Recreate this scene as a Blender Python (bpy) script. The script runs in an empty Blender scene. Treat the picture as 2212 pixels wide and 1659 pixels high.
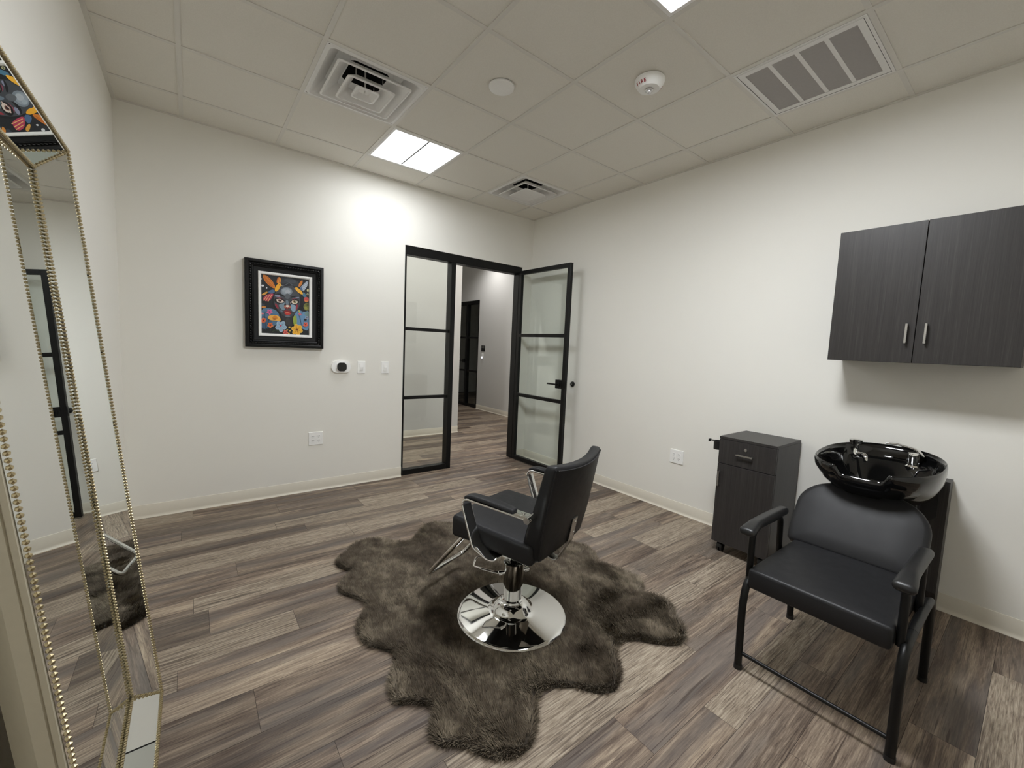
import bpy, bmesh, math, random
import numpy as np
from mathutils import Vector, Matrix
from mathutils.geometry import tessellate_polygon

C = bpy.context.scene.collection
S = bpy.context.scene
PI = math.pi

# ------------------------------------------------------------------ camera, world, exposure
F_PX, YAW, PITCH, ROLL = 896.9, 0.66066, -0.08762, 0.04344
CAM = Vector((-3.3819, -4.0460, 1.3943))
W, H = 3.773, 2.957          # room: x from -W to 0, back wall y = 0, ceiling height H
YF = -5.35                   # wall behind the camera
cy_, sy_, cp_, sp_ = math.cos(YAW), math.sin(YAW), math.cos(PITCH), math.sin(PITCH)
fw = Vector((sy_*cp_, cy_*cp_, sp_))
r0 = Vector((cy_, -sy_, 0)); u0 = r0.cross(fw)
rr = r0*math.cos(ROLL) + u0*math.sin(ROLL)
uu = -r0*math.sin(ROLL) + u0*math.cos(ROLL)
cam_d = bpy.data.cameras.new('camera'); cam = bpy.data.objects.new('camera', cam_d); C.objects.link(cam)
cam_d.sensor_fit = 'HORIZONTAL'; cam_d.sensor_width = 36.0; cam_d.lens = F_PX/2212*36.0; cam_d.clip_start = 0.02
m = Matrix((rr, uu, -fw)).transposed().to_4x4(); m.translation = CAM
cam.matrix_world = m
S.camera = cam
S.view_settings.view_transform = 'Standard'; S.view_settings.look = 'None'
S.view_settings.exposure = 0.0; S.view_settings.gamma = 1.0; S.view_settings.use_curve_mapping = False
wd = bpy.data.worlds.new('world'); S.world = wd; wd.use_nodes = True
wd.node_tree.nodes['Background'].inputs[0].default_value = (0.02, 0.02, 0.021, 1)
wd.node_tree.nodes['Background'].inputs[1].default_value = 1.0
PANEL_POWER = (17.0, 75.0)   # radiance of the lit ceiling panels: by the doorway, overhead
LAMP_COL = (0.955, 0.985, 1.015)
S.cycles.max_bounces = 14; S.cycles.transparent_max_bounces = 24
S.cycles.diffuse_bounces = 7; S.cycles.glossy_bounces = 6
S.cycles.use_denoising = True
S.cycles.caustics_reflective = False; S.cycles.caustics_refractive = False
S.cycles.sample_clamp_indirect = 6.0
# downlights of the corridor beyond the door
def spot(name, loc, energy, size, blend, aim=(0, 0, -1), rad=0.05):
    d = bpy.data.lights.new(name, 'SPOT'); d.energy = energy; d.spot_size = size; d.spot_blend = blend
    d.shadow_soft_size = rad; d.color = (1.0, 0.97, 0.94)
    o = bpy.data.objects.new(name, d); C.objects.link(o); o.location = loc
    o.rotation_euler = Vector(aim).to_track_quat('-Z', 'Y').to_euler(); return o
spot('corridor_lamp', (1.12, 3.05, 3.40), 60, math.radians(140), 0.9)
spot('corridor_lamp', (-1.5, 0.80, 3.66), 105, math.radians(165), 0.9)
spot('corridor_lamp', (0.55, 0.85, 3.66), 80, math.radians(160), 0.9)
spot('corridor_lamp', (-3.6, 0.95, 3.66), 60, math.radians(160), 0.9)

# ------------------------------------------------------------------ colour and material helpers
def s2l(c):
    return tuple((x/255/12.92 if x/255 <= 0.04045 else ((x/255+0.055)/1.055)**2.4) for x in c)
class NT:
    def __init__(s, name):
        s.m = bpy.data.materials.new(name); s.m.use_nodes = True
        s.t = s.m.node_tree; s.n = s.t.nodes; s.b = s.n['Principled BSDF']; s.out = s.n['Material Output']
    def N(s, typ, **kw):
        n = s.n.new(typ)
        for k, v in kw.items():
            if k.startswith('i_'): n.inputs[k[2:].replace('_', ' ')].default_value = v
            else: setattr(n, k, v)
        return n
    def L(s, a, b): s.t.links.new(a, b)
    def mix(s, fac, a, b, typ='MIX'):
        n = s.n.new('ShaderNodeMix'); n.data_type = 'RGBA'; n.blend_type = typ
        for sock, v in ((n.inputs[0], fac), (n.inputs[6], a), (n.inputs[7], b)):
            if hasattr(v, 'is_output'): s.L(v, sock)
            elif sock.type == 'VALUE': sock.default_value = v
            else: sock.default_value = (*v[:3], 1)
        return n.outputs[2]
    def math(s, op, a, b=0.0, clamp=False):
        n = s.n.new('ShaderNodeMath'); n.operation = op; n.use_clamp = clamp
        for k, v in enumerate((a, b)):
            if hasattr(v, 'is_output'): s.L(v, n.inputs[k])
            else: n.inputs[k].default_value = v
        return n.outputs[0]
    def noise(s, vec, scale, detail=4, rough=0.55, dist=0.0):
        n = s.N('ShaderNodeTexNoise'); n.inputs['Scale'].default_value = scale; n.inputs['Detail'].default_value = detail
        n.inputs['Roughness'].default_value = rough; n.inputs['Distortion'].default_value = dist
        s.L(vec, n.inputs['Vector']); return n.outputs['Fac']
    def mapping(s, vec, scale=(1, 1, 1), loc=(0, 0, 0)):
        n = s.N('ShaderNodeMapping'); n.inputs['Scale'].default_value = scale; n.inputs['Location'].default_value = loc
        s.L(vec, n.inputs['Vector']); return n.outputs[0]
    def ramp(s, fac, stops):
        n = s.N('ShaderNodeValToRGB'); r = n.color_ramp
        while len(r.elements) < len(stops): r.elements.new(0.5)
        for e, (p, c) in zip(r.elements, stops): e.position = p; e.color = (*c, 1)
        s.L(fac, n.inputs[0]); return n.outputs[0]
    def bump(s, h, strength=0.2, dist=0.002):
        n = s.N('ShaderNodeBump'); n.inputs['Strength'].default_value = strength; n.inputs['Distance'].default_value = dist
        s.L(h, n.inputs['Height']); s.L(n.outputs[0], s.b.inputs['Normal'])
    def set(s, col=None, rough=None, metal=None, spec=None):
        if col is not None:
            if hasattr(col, 'is_output'): s.L(col, s.b.inputs['Base Color'])
            else: s.b.inputs['Base Color'].default_value = (*col, 1)
        if rough is not None:
            if hasattr(rough, 'is_output'): s.L(rough, s.b.inputs['Roughness'])
            else: s.b.inputs['Roughness'].default_value = rough
        if metal is not None: s.b.inputs['Metallic'].default_value = metal
        if spec is not None: s.b.inputs['Specular IOR Level'].default_value = spec
        return s
    def geo(s): return s.N('ShaderNodeNewGeometry').outputs['Position']
    def objc(s): return s.N('ShaderNodeTexCoord').outputs['Object']

def plain(name, col, rough=0.5, metal=0.0, spec=0.5, var=0.06, scale=60, bump=0.0):
    k = NT(name); v = k.objc(); n = k.noise(v, scale, 3)
    k.set(k.mix(n, [c*(1-var) for c in col], [min(1, c*(1+var)) for c in col]), rough, metal, spec)
    if bump: k.bump(k.noise(v, scale*4, 3), bump, 0.0006)
    return k.m

def mat_wall(name, col):
    k = NT(name); g = k.geo(); big = k.noise(g, 1.3, 2)
    k.set(k.mix(big, [c*0.985 for c in col], [c*1.01 for c in col]), 0.62, 0, 0.25)
    k.bump(k.noise(g, 190, 3), 0.12, 0.0008); return k.m
M = {}
M['wall'] = mat_wall('wall_paint', s2l((240, 238, 231)))
M['hall'] = mat_wall('hall_paint', s2l((216, 216, 214)))
M['base'] = plain('vinyl_base', s2l((222, 216, 202)), 0.4, var=0.02)
M['tbar'] = plain('grid_metal', s2l((222, 219, 212)), 0.5, var=0.02)
M['white_metal'] = plain('white_enamel', s2l((236, 235, 233)), 0.45, var=0.03)
M['white_plastic'] = plain('white_plastic', s2l((250, 250, 248)), 0.4, var=0.02)
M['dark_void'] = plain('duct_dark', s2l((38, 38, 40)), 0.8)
M['black_metal'] = plain('black_steel', s2l((13, 13, 13)), 0.4, 0.0, 0.3, bump=0.05)
M['black_plastic'] = plain('black_plastic', s2l((22, 22, 23)), 0.4)
M['gloss_black'] = plain('gloss_black', (0.004, 0.004, 0.004), 0.08, 0, 0.6)
M['chrome'] = plain('chrome', (0.78, 0.78, 0.77), 0.045, 1.0, var=0.01)
M['steel'] = plain('brushed_steel', (0.55, 0.54, 0.52), 0.28, 1.0, var=0.08, scale=200)
M['grey_steel'] = plain('grey_steel', s2l((84, 84, 82)), 0.4, 0.3)
M['gold'] = plain('champagne_bead', s2l((186, 172, 138)), 0.28, 1.0, var=0.12, scale=90)
M['beige'] = plain('champagne_paint', s2l((176, 168, 148)), 0.5, var=0.05)
M['red_ink'] = plain('red_ink', s2l((150, 30, 40)), 0.5)
M['grille'] = plain('grille_mesh', s2l((166, 162, 160)), 0.6)
M['lens'] = plain('clear_lens', (0.75, 0.75, 0.75), 0.1, 0.6)
k = NT('ceiling_tile'); g = k.geo()
k.set(k.mix(k.noise(g, 160, 5, 0.7), s2l((222, 218, 209)), s2l((240, 237, 229))), 0.9, 0, 0.1); k.bump(k.noise(g, 260, 4), 0.35, 0.002); M['tile'] = k.m
k = NT('mirror_silver'); k.set((0.86, 0.88, 0.865), 0.0, 1.0); M['mirror'] = k.m
k = NT('vinyl_black'); v = k.objc(); k.set(k.mix(k.noise(v, 14, 2), s2l((25, 25, 27)), s2l((32, 32, 34))), k.math('ADD', k.math('MULTIPLY', k.noise(v, 30, 2), 0.12), 0.42), 0, 0.32)
vo = k.N('ShaderNodeTexVoronoi'); vo.inputs['Scale'].default_value = 420; k.L(v, vo.inputs['Vector']); k.bump(vo.outputs['Distance'], 0.12, 0.0006); M['vinyl'] = k.m
k = NT('dark_laminate'); v = k.objc()
g1 = k.noise(k.mapping(v, (90, 90, 2.2)), 1.0, 5, 0.65, 0.4); g2 = k.noise(k.mapping(v, (380, 380, 6)), 1.0, 3)
gg = k.math('ADD', k.math('MULTIPLY', g1, 0.6), k.math('MULTIPLY', g2, 0.4))
k.set(k.ramp(gg, [(0.3, s2l((38, 36, 35))), (0.55, s2l((53, 50, 49))), (0.75, s2l((70, 67, 65)))]), 0.42, 0, 0.4); k.bump(gg, 0.08, 0.0006); M['laminate'] = k.m
# thin clear pane: tinted see-through plus a fresnel reflection
def mat_glass(name, tint):
    k = NT(name); k.n.remove(k.b)
    tr = k.N('ShaderNodeBsdfTransparent'); tr.inputs[0].default_value = (*tint, 1)
    gl = k.N('ShaderNodeBsdfGlossy'); gl.inputs['Roughness'].default_value = 0.0
    gg_ = k.N('ShaderNodeNewGeometry'); dt = k.N('ShaderNodeVectorMath', operation='DOT_PRODUCT'); k.L(gg_.outputs['Incoming'], dt.inputs[0]); k.L(gg_.outputs['Normal'], dt.inputs[1])
    fz = k.math('ADD', k.math('MULTIPLY', k.math('POWER', k.math('SUBTRACT', 1.0, k.math('ABSOLUTE', dt.outputs['Value']), True), 5.0), 0.92), 0.035)
    mx = k.N('ShaderNodeMixShader'); k.L(fz, mx.inputs[0]); k.L(tr.outputs[0], mx.inputs[1]); k.L(gl.outputs[0], mx.inputs[2])
    k.L(mx.outputs[0], k.out.inputs[0]); return k.m
M['glass'] = mat_glass('clear_glass', (0.955, 0.975, 0.965))
for i_, pw_ in enumerate(PANEL_POWER):
    k = NT('lit_panel'); k.n.remove(k.b); em = k.N('ShaderNodeEmission'); em.inputs[0].default_value = (*LAMP_COL, 1); em.inputs[1].default_value = pw_
    k.L(em.outputs[0], k.out.inputs[0]); M['panel%d' % i_] = k.m
k = NT('indicator_lamp'); k.n.remove(k.b); em = k.N('ShaderNodeEmission'); em.inputs[0].default_value = (0.85, 0.88, 1, 1); em.inputs[1].default_value = 1.6
k.L(em.outputs[0], k.out.inputs[0]); M['indicator'] = k.m
# flat colours carried by the mesh (painting, rug pile)
k = NT('painted_canvas'); at = k.N('ShaderNodeAttribute', attribute_name='col'); k.set(at.outputs['Color'], 0.45, 0, 0.4)
k.bump(k.noise(k.objc(), 120, 4), 0.15, 0.0008); M['canvas'] = k.m
k = NT('fur_pile'); at = k.N('ShaderNodeAttribute', attribute_name='col'); k.set(at.outputs['Color'], 0.62, 0, 0.25); M['fur'] = k.m
# floor planks: colour attribute = (tone, seed, kind)
k = NT('wood_planks'); at = k.N('ShaderNodeAttribute', attribute_name='plank'); sp = k.N('ShaderNodeSeparateColor'); k.L(at.outputs['Color'], sp.inputs[0])
tone, seed, kind = sp.outputs[0], sp.outputs[1], sp.outputs[2]
g = k.geo(); off = k.N('ShaderNodeCombineXYZ'); k.L(k.math('MULTIPLY', seed, 37.0), off.inputs[0]); k.L(k.math('MULTIPLY', seed, 91.0), off.inputs[1]); k.L(k.math('MULTIPLY', seed, 53.0), off.inputs[2])
va = k.N('ShaderNodeVectorMath', operation='ADD'); k.L(g, va.inputs[0]); k.L(off.outputs[0], va.inputs[1]); v = va.outputs[0]
wide = k.noise(k.mapping(v, (1.0, 11, 1)), 1.0, 3, 0.55, 0.8)
streak = k.noise(k.mapping(v, (2.6, 46, 1)), 1.0, 6, 0.70, 1.0)
fine = k.noise(k.mapping(v, (13, 240, 1)), 1.0, 4, 0.65, 0.4)
rift = k.noise(k.mapping(v, (1.3, 62, 1), (7, 2, 0)), 1.0, 3, 0.55, 1.6)
saw = k.noise(k.mapping(v, (170, 22, 1)), 1.0, 2, 0.5)
smr = k.N('ShaderNodeMapRange'); smr.inputs[1].default_value = 0.54; smr.inputs[2].default_value = 0.66; k.L(saw, smr.inputs[0]); smk = k.N('ShaderNodeMapRange'); smk.inputs[1].default_value = 0.56; smk.inputs[2].default_value = 0.68; k.L(k.noise(k.mapping(v, (2.0, 9, 1)), 1.0, 2), smk.inputs[0])
sawm = k.math('MULTIPLY', k.math('MULTIPLY', smr.outputs[0], smk.outputs[0]), k.math('ADD', k.math('MULTIPLY', kind, 0.8), 0.2))
h = k.math('ADD', k.math('MULTIPLY', wide, 0.42), k.math('ADD', k.math('MULTIPLY', streak, 0.34), k.math('MULTIPLY', fine, 0.24)))
dark = k.ramp(h, [(0.38, s2l((62, 51, 44))), (0.45, s2l((96, 81, 70))), (0.50, s2l((122, 106, 92))), (0.55, s2l((148, 131, 113))), (0.62, s2l((180, 162, 140)))])
cfac = k.N('ShaderNodeMapRange'); cfac.inputs[1].default_value = 0.46; cfac.inputs[2].default_value = 0.62; k.L(k.noise(k.mapping(v, (1.0, 10, 1), (5, 3, 0)), 1.0, 3), cfac.inputs[0])
cool = k.mix(k.math('MULTIPLY', cfac.outputs[0], 0.7), dark, s2l((98, 91, 87)))
sat = k.N('ShaderNodeHueSaturation'); k.L(k.math('ADD', k.math('MULTIPLY', tone, 0.70), 0.64), sat.inputs['Value']); k.L(cool, sat.inputs['Color']); sat.inputs['Saturation'].default_value = 0.97
# pale planks: whitewashed ground with dark cathedral figure
wv = k.N('ShaderNodeTexWave', wave_type='RINGS', rings_direction='Z'); wv.inputs['Scale'].default_value = 1.0; wv.inputs['Distortion'].default_value = 7.0
wv.inputs['Detail'].default_value = 3; wv.inputs['Detail Scale'].default_value = 1.3; k.L(k.mapping(v, (1.6, 20, 1)), wv.inputs['Vector'])
fm = k.N('ShaderNodeMapRange'); fm.inputs[1].default_value = 0.42; fm.inputs[2].default_value = 0.60; k.L(k.noise(k.mapping(v, (1.5, 8, 1), (3, 1, 0)), 1.0, 3), fm.inputs[0])
fig = k.math('MULTIPLY', k.math('POWER', wv.outputs['Fac'], 3.0), fm.outputs[0])
pl = k.math('ADD', k.math('MULTIPLY', fine, 0.6), k.math('MULTIPLY', streak, 0.4))
lightc = k.mix(k.math('MULTIPLY', fig, 0.75), k.ramp(pl, [(0.39, s2l((104, 91, 79))), (0.47, s2l((144, 130, 114))), (0.54, s2l((166, 152, 135))), (0.62, s2l((186, 173, 155)))]), s2l((82, 69, 60)))
colr = k.mix(kind, sat.outputs[0], lightc)
rm = k.N('ShaderNodeMapRange'); rm.inputs[1].default_value = 0.60; rm.inputs[2].default_value = 0.68; k.L(rift, rm.inputs[0])
colr = k.mix(k.math('MULTIPLY', rm.outputs[0], 0.75), colr, s2l((64, 53, 46)))
colr = k.mix(k.math('MULTIPLY', sawm, 0.55), colr, s2l((92, 78, 66)))
k.set(colr, k.math('ADD', k.math('MULTIPLY', streak, 0.18), 0.40), 0, 0.35); k.bump(k.math('ADD', streak, fine), 0.10, 0.001); M['planks'] = k.m
M['seam'] = plain('plank_seam', s2l((46, 39, 35)), 0.8)

# ------------------------------------------------------------------ mesh helpers
def obj(name, bm, mat, parent=None, smooth=True, ang=35, loc=None):
    me = bpy.data.meshes.new(name); bmesh.ops.recalc_face_normals(bm, faces=bm.faces[:])
    bm.to_mesh(me); bm.free()
    mats = mat if isinstance(mat, (list, tuple)) else [mat]
    for x in mats: me.materials.append(M[x] if isinstance(x, str) else x)
    if smooth:
        me.polygons.foreach_set('use_smooth', [True]*len(me.polygons)); me.set_sharp_from_angle(angle=math.radians(ang))
    o = bpy.data.objects.new(name, me); C.objects.link(o)
    if parent: o.parent = parent
    if loc: o.location = loc
    return o
def thing(name, label, cat, loc=(0, 0, 0), rz=0.0, group=None):
    o = bpy.data.objects.new(name, None); C.objects.link(o); o.location = loc; o.rotation_euler = (0, 0, rz)
    o.empty_display_size = 0.1; return tag(o, label, cat, group)
def tag(o, label, cat, group=None):
    o['label'] = label; o['category'] = cat
    if group: o['group'] = group
    return o
def struct(name, bm, mat, label, cat, smooth=False):
    o = obj(name, bm, mat, None, smooth); o['kind'] = 'structure'; return tag(o, label, cat)
def B(): return bmesh.new()
def box(bm, x0, x1, y0, y1, z0, z1, bev=0.0, seg=2, mi=0):
    r = bmesh.ops.create_cube(bm, size=1.0); vs = r['verts']
    for v in vs: v.co = Vector(((x0+x1)/2+v.co.x*(x1-x0), (y0+y1)/2+v.co.y*(y1-y0), (z0+z1)/2+v.co.z*(z1-z0)))
    fs = {f for v in vs for f in v.link_faces}
    if mi:
        for f in fs: f.material_index = mi
    if bev > 0:
        es = list({e for v in vs for e in v.link_edges})
        rb = bmesh.ops.bevel(bm, geom=es, offset=bev, segments=seg, affect='EDGES', profile=0.5)
        if mi:
            for f in rb['faces']: f.material_index = mi
    return bm
def bx(*a, **k): return box(B(), *a, **k)
def rbox(sx, sy, sz, r, seg=4, cuts=(1, 1, 1)):
    """rounded box about the origin, its long sides cut so that it can be bent"""
    bm = bx(-sx/2, sx/2, -sy/2, sy/2, -sz/2, sz/2, bev=r, seg=seg)
    for ax, n, s in zip(range(3), cuts, (sx, sy, sz)):
        no = Vector((0, 0, 0)); no[ax] = 1
        for i in range(1, n):
            co = Vector((0, 0, 0)); co[ax] = -s/2+r+(s-2*r)*i/n
            bmesh.ops.bisect_plane(bm, geom=bm.verts[:]+bm.edges[:]+bm.faces[:], plane_co=co, plane_no=no)
    return bm
def deform(bm, fn):
    for v in bm.verts: v.co = Vector(fn(v.co.x, v.co.y, v.co.z))
    return bm
def cyl(bm, p, q, r, n=20, r2=None, cap=True):
    p, q = Vector(p), Vector(q); d = q-p
    mt = Matrix.Translation((p+q)/2) @ d.to_track_quat('Z', 'Y').to_matrix().to_4x4()
    bmesh.ops.create_cone(bm, cap_ends=cap, segments=n, radius1=r, radius2=r if r2 is None else r2, depth=d.length, matrix=mt); return bm
def fillet(pts, rad, n=6):
    pts = [Vector(p) for p in pts]; out = [pts[0]]
    for i in range(1, len(pts)-1):
        a, b, c = pts[i-1], pts[i], pts[i+1]; r = rad[i-1] if isinstance(rad, (list, tuple)) else rad
        u, w = (a-b).normalized(), (c-b).normalized(); an = u.angle(w)
        t = min(r/math.tan(an/2), (a-b).length*0.49, (c-b).length*0.49); rr_ = t*math.tan(an/2)
        ctr = b+(u+w).normalized()*(rr_/math.sin(an/2)); s, e = b+u*t-ctr, b+w*t-ctr
        ax = s.cross(e); full = s.angle(e) if s.length > 1e-9 else 0
        for k_ in range(n+1): out.append(ctr+(Matrix.Rotation(full*k_/n, 3, ax) @ s) if full > 1e-4 else b)
    out.append(pts[-1]); return out
def sweep(bm, pts, prof, side=None, cap=True):
    """sweep a closed 2-D profile along a path; side = fixed vector that carries the profile's first axis"""
    pts = [Vector(p) for p in pts]; n = len(pts); rings = []; ref = None
    for i in range(n):
        t = (pts[min(i+1, n-1)]-pts[max(i-1, 0)]).normalized()
        if side is not None: a = Vector(side); a = (a-t*a.dot(t)).normalized()
        else:
            if ref is None: ref = t.orthogonal().normalized()
            ref = (ref-t*ref.dot(t)).normalized(); a = ref
        b = t.cross(a)
        rings.append([bm.verts.new(pts[i]+a*x+b*y) for x, y in prof])
    k_ = len(prof)
    for i in range(n-1):
        for j in range(k_): bm.faces.new((rings[i][j], rings[i][(j+1) % k_], rings[i+1][(j+1) % k_], rings[i+1][j]))
    if cap: bm.faces.new(rings[0][::-1]); bm.faces.new(rings[-1])
    return bm
def circ(r, n=12): return [(r*math.cos(2*PI*i/n), r*math.sin(2*PI*i/n)) for i in range(n)]
def rrect(w, h, r, n=3):
    out = []
    for cx, cy, a0 in ((w/2-r, h/2-r, 0), (-w/2+r, h/2-r, PI/2), (-w/2+r, -h/2+r, PI), (w/2-r, -h/2+r, 1.5*PI)):
        out += [(cx+r*math.cos(a0+PI/2*i/n), cy+r*math.sin(a0+PI/2*i/n)) for i in range(n+1)]
    return out
def lathe(bm, prof, n=40, c=(0, 0, 0)):
    """prof: list of (radius, z), closed at radius 0 where it reaches the axis"""
    rings = []
    for r, z in prof:
        if r < 1e-6: rings.append([bm.verts.new((c[0], c[1], c[2]+z))])
        else: rings.append([bm.verts.new((c[0]+r*math.cos(2*PI*i/n), c[1]+r*math.sin(2*PI*i/n), c[2]+z)) for i in range(n)])
    for a, b in zip(rings, rings[1:]):
        for i in range(n):
            j = (i+1) % n
            if len(a) == 1 and len(b) == 1: continue
            if len(a) == 1: bm.faces.new((a[0], b[i], b[j]))
            elif len(b) == 1: bm.faces.new((a[i], b[0], a[j]))
            else: bm.faces.new((a[i], b[i], b[j], a[j]))
    return bm
def ball(bm, c, r, u=10, v=8, sc=(1, 1, 1)):
    bmesh.ops.create_uvsphere(bm, u_segments=u, v_segments=v, radius=r, matrix=Matrix.Translation(c) @ Matrix.Diagonal((*sc, 1))); return bm
def prism(bm, poly, fn, depth):
    """extrude a 2-D polygon; fn(u, v, w) maps to 3-D"""
    a = [bm.verts.new(fn(u, v, 0)) for u, v in poly]; b = [bm.verts.new(fn(u, v, depth)) for u, v in poly]; n = len(poly)
    bm.faces.new(a[::-1]); bm.faces.new(b)
    for i in range(n): bm.faces.new((a[i], a[(i+1) % n], b[(i+1) % n], b[i]))
    return bm
def beads(bm, p, q, r, pitch):
    p, q = Vector(p), Vector(q); n = max(2, int((q-p).length/pitch))
    for i in range(n+1):
        bmesh.ops.create_icosphere(bm, subdivisions=1, radius=r, matrix=Matrix.Translation(p.lerp(q, i/n)))

# ------------------------------------------------------------------ setting: floor
rng = random.Random(7)
ROWW = [.178, .127, .152, .229]; PITCHY = sum(ROWW)
BUILT = {}     # planks seen plainly: row start y (mm) -> list of (x0, x1, tone, pale)
def row(y, *pl): BUILT[round(y*1000)] = pl
rows = []; y = -0.41+PITCHY*10; i = 0
while y > YF-0.3:
    w_ = ROWW[i % 4]; rows.append((y, y-w_)); y -= w_; i += 1
PALE = {  # (row centre y): [(x0, x1)] pale planks as in the photograph
    -0.50: [(-4.6, -3.456), (-2.0, -0.9)], -0.652: [(-4.1, -2.906), (-2.906, -1.75)], -0.98: [(-3.68, -2.466), (-2.466, -1.3)],
    -1.477: [(-3.394, -2.18)], -1.871: [(-4.2, -2.99)], -1.338: [(-1.0, 0.2)],
    -1.69: [(-0.9, 0.3)], -2.023: [(-1.009, 0.2)], -2.36: [(-0.79, 0.4)], -2.85: [(-0.97, 0.25), (-1.6, -0.97)],
    -3.04: [(-2.75, -1.514)], -3.395: [(-1.785, -0.56)], -4.06: [(-2.1, -0.905)]}
JOINTS = {-0.98: -2.466, -1.185: -3.187, -1.477: -3.394, -1.871: -2.99, -2.023: -1.009, -2.36: -3.21, -2.85: -0.97, -3.04: -1.514, -3.243: -2.125, -3.395: -1.785, -3.535: -1.16, -2.71: -3.01, -0.79: -2.728, -0.652: -2.906, -0.50: -3.456}
bm = B(); lay = bm.loops.layers.float_color.new('plank')
GAP = 0.0007
def quad(bm, x0, x1, y0, y1, z, col, mi=0):
    f = bm.faces.new([bm.verts.new(p) for p in ((x0, y0, z), (x1, y0, z), (x1, y1, z), (x0, y1, z))]); f.material_index = mi
    for l in f.loops: l[lay] = (*col, 1)
XA, XB = -W-0.3, 4.2
for (ya, yb) in rows:
    yc = (ya+yb)/2; jx = next((v for k_, v in JOINTS.items() if abs(k_-yc) < 0.05), rng.uniform(-3, -2))
    L_ = 1.22; x = jx-math.ceil((jx-XA)/L_)*L_
    while x < XB:
        xe = x+L_; mid = (x+xe)/2
        pale = any(abs(k_-yc) < 0.05 and any(a <= mid <= b for a, b in v) for k_, v in PALE.items())
        if yc > 0 or mid > 0.3: pale = rng.random() < 0.22
        elif yc < -4.3 or mid < -3.8: pale = rng.random() < 0.2
        t_ = rng.uniform(0.15, 0.85)
        quad(bm, x+GAP, xe-GAP, yb+GAP, ya-GAP, 0.0, (t_, rng.random(), 1.0 if pale else rng.choice((0, 0, 0, 0.12, 0.25))))
        x = xe
quad(bm, XA, XB, YF-0.3, 6.6, -0.0015, (0, 0, 0), 1)
fl = struct('floor', bm, ['planks', 'seam'], 'brown and grey wood plank floor with pale whitewashed boards', 'floor')

# ------------------------------------------------------------------ setting: walls
def wall(name, rects, label, mat='wall'):
    bm = B()
    for r in rects: box(bm, *r)
    return struct(name, bm, mat, label, 'wall')
OX0, OX1, OH = -1.662, -0.150, 2.372        # doorway opening
WT = 0.125
wall('wall_back', [(-W-0.12, OX0, 0, WT, 0, H+0.25), (OX0, OX1, 0, WT, OH, H+0.25), (OX1, 1.77, 0, WT, 0, H+0.25), (-5.3, 1.77, 0.02, WT, H+0.25, 3.75)], 'off white wall with the glass doorway and framed portrait')
wall('wall_right', [(0, 0.12, YF-0.12, 0, 0, H+0.25)], 'off white wall behind the wash basin and cabinets')
wall('wall_left', [(-W-0.12, -W, YF-0.12, 0, 0, H+0.25)], 'off white wall behind the leaning mirror')
wall('wall_front', [(-W, 0, YF-0.12, YF, 0, H+0.25)], 'off white wall behind the camera')
HY, HX, HH = 1.69, 1.65, 3.72
wall('wall_hall', [(-5.2, 0.0, HY, HY+0.12, 0, HH+0.05), (-0.12, 0.0, HY+0.12, 6.6, 0, HH+0.05), (-5.32, -5.2, WT, HY+0.12, 0, HH+0.05), (-5.2, -W-0.12, 0, WT, 0, HH+0.05)], 'pale grey corridor wall seen through the doorway', 'hall')
D2a, D2b, D2h = 3.70, 5.28, 2.40
wall('wall_hall_far', [(HX, HX+0.12, WT, D2a, 0, HH+0.05), (HX, HX+0.12, D2a, D2b, D2h, HH+0.05), (HX, HX+0.12, D2b, 6.6, 0, HH+0.05), (-0.12, HX+0.12, 6.6, 6.72, 0, HH+0.05)], 'far corridor wall with the black glass door', 'hall')
wall('wall_far_room', [(4.2, 4.32, 2.4, 6.72, 0, H+0.25), (HX+0.12, 4.2, 2.28, 2.4, 0, H+0.25), (HX+0.12, 4.2, 6.6, 6.72, 0, H+0.25)], 'walls of the unlit room beyond the far glass door', 'hall')
struct('ceiling_hall', box(bx(-5.3, 1.77, 0.0, 6.7, HH, HH+0.04), HX+0.12, 4.3, 2.3, 6.7, H+0.02, H+0.06), 'tile', 'plain ceiling of the corridor', 'ceiling')
def baseb(name, segs, label):
    """vinyl cove base: thin strip with a flared toe; segs = (p, q, inward normal)"""
    bm = B(); pr = [(0, 0), (0.016, 0), (0.0155, 0.003), (0.010, 0.0075), (0.006, 0.014), (0.0045, 0.024), (0.0045, 0.0985), (0.0035, 0.1), (0, 0.1)]
    for p, q, n in segs:
        p, q, n = Vector(p), Vector(q), Vector(n)
        a = [bm.verts.new(p+n*u+Vector((0, 0, v))) for u, v in pr]; b = [bm.verts.new(q+n*u+Vector((0, 0, v))) for u, v in pr]
        for i in range(len(pr)): bm.faces.new((a[i], a[(i+1) % len(pr)], b[(i+1) % len(pr)], b[i]))
        bm.faces.new(a[::-1]); bm.faces.new(b)
    return struct(name, bm, 'base', label, 'baseboard', True)
baseb('baseboard_back', [((-W, 0, 0), (OX0, 0, 0), (0, -1, 0)), ((OX1+0.005, 0, 0), (0, 0, 0), (0, -1, 0))], 'cream vinyl baseboard along the doorway wall')
baseb('baseboard_right', [((0, 0, 0), (0, YF, 0), (-1, 0, 0))], 'cream vinyl baseboard along the basin wall')
baseb('baseboard_left', [((-W, 0, 0), (-W, YF, 0), (1, 0, 0))], 'cream vinyl baseboard behind the mirror')
baseb('baseboard_hall', [((-5.2, HY, 0), (0, HY, 0), (0, -1, 0)), ((0, HY, 0), (0, 6.6, 0), (1, 0, 0)), ((HX, WT, 0), (HX, D2a, 0), (-1, 0, 0)), ((HX, D2b, 0), (HX, 6.6, 0), (-1, 0, 0)), ((OX1, WT, 0), (HX, WT, 0), (0, 1, 0))], 'grey vinyl baseboard along the corridor')

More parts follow.
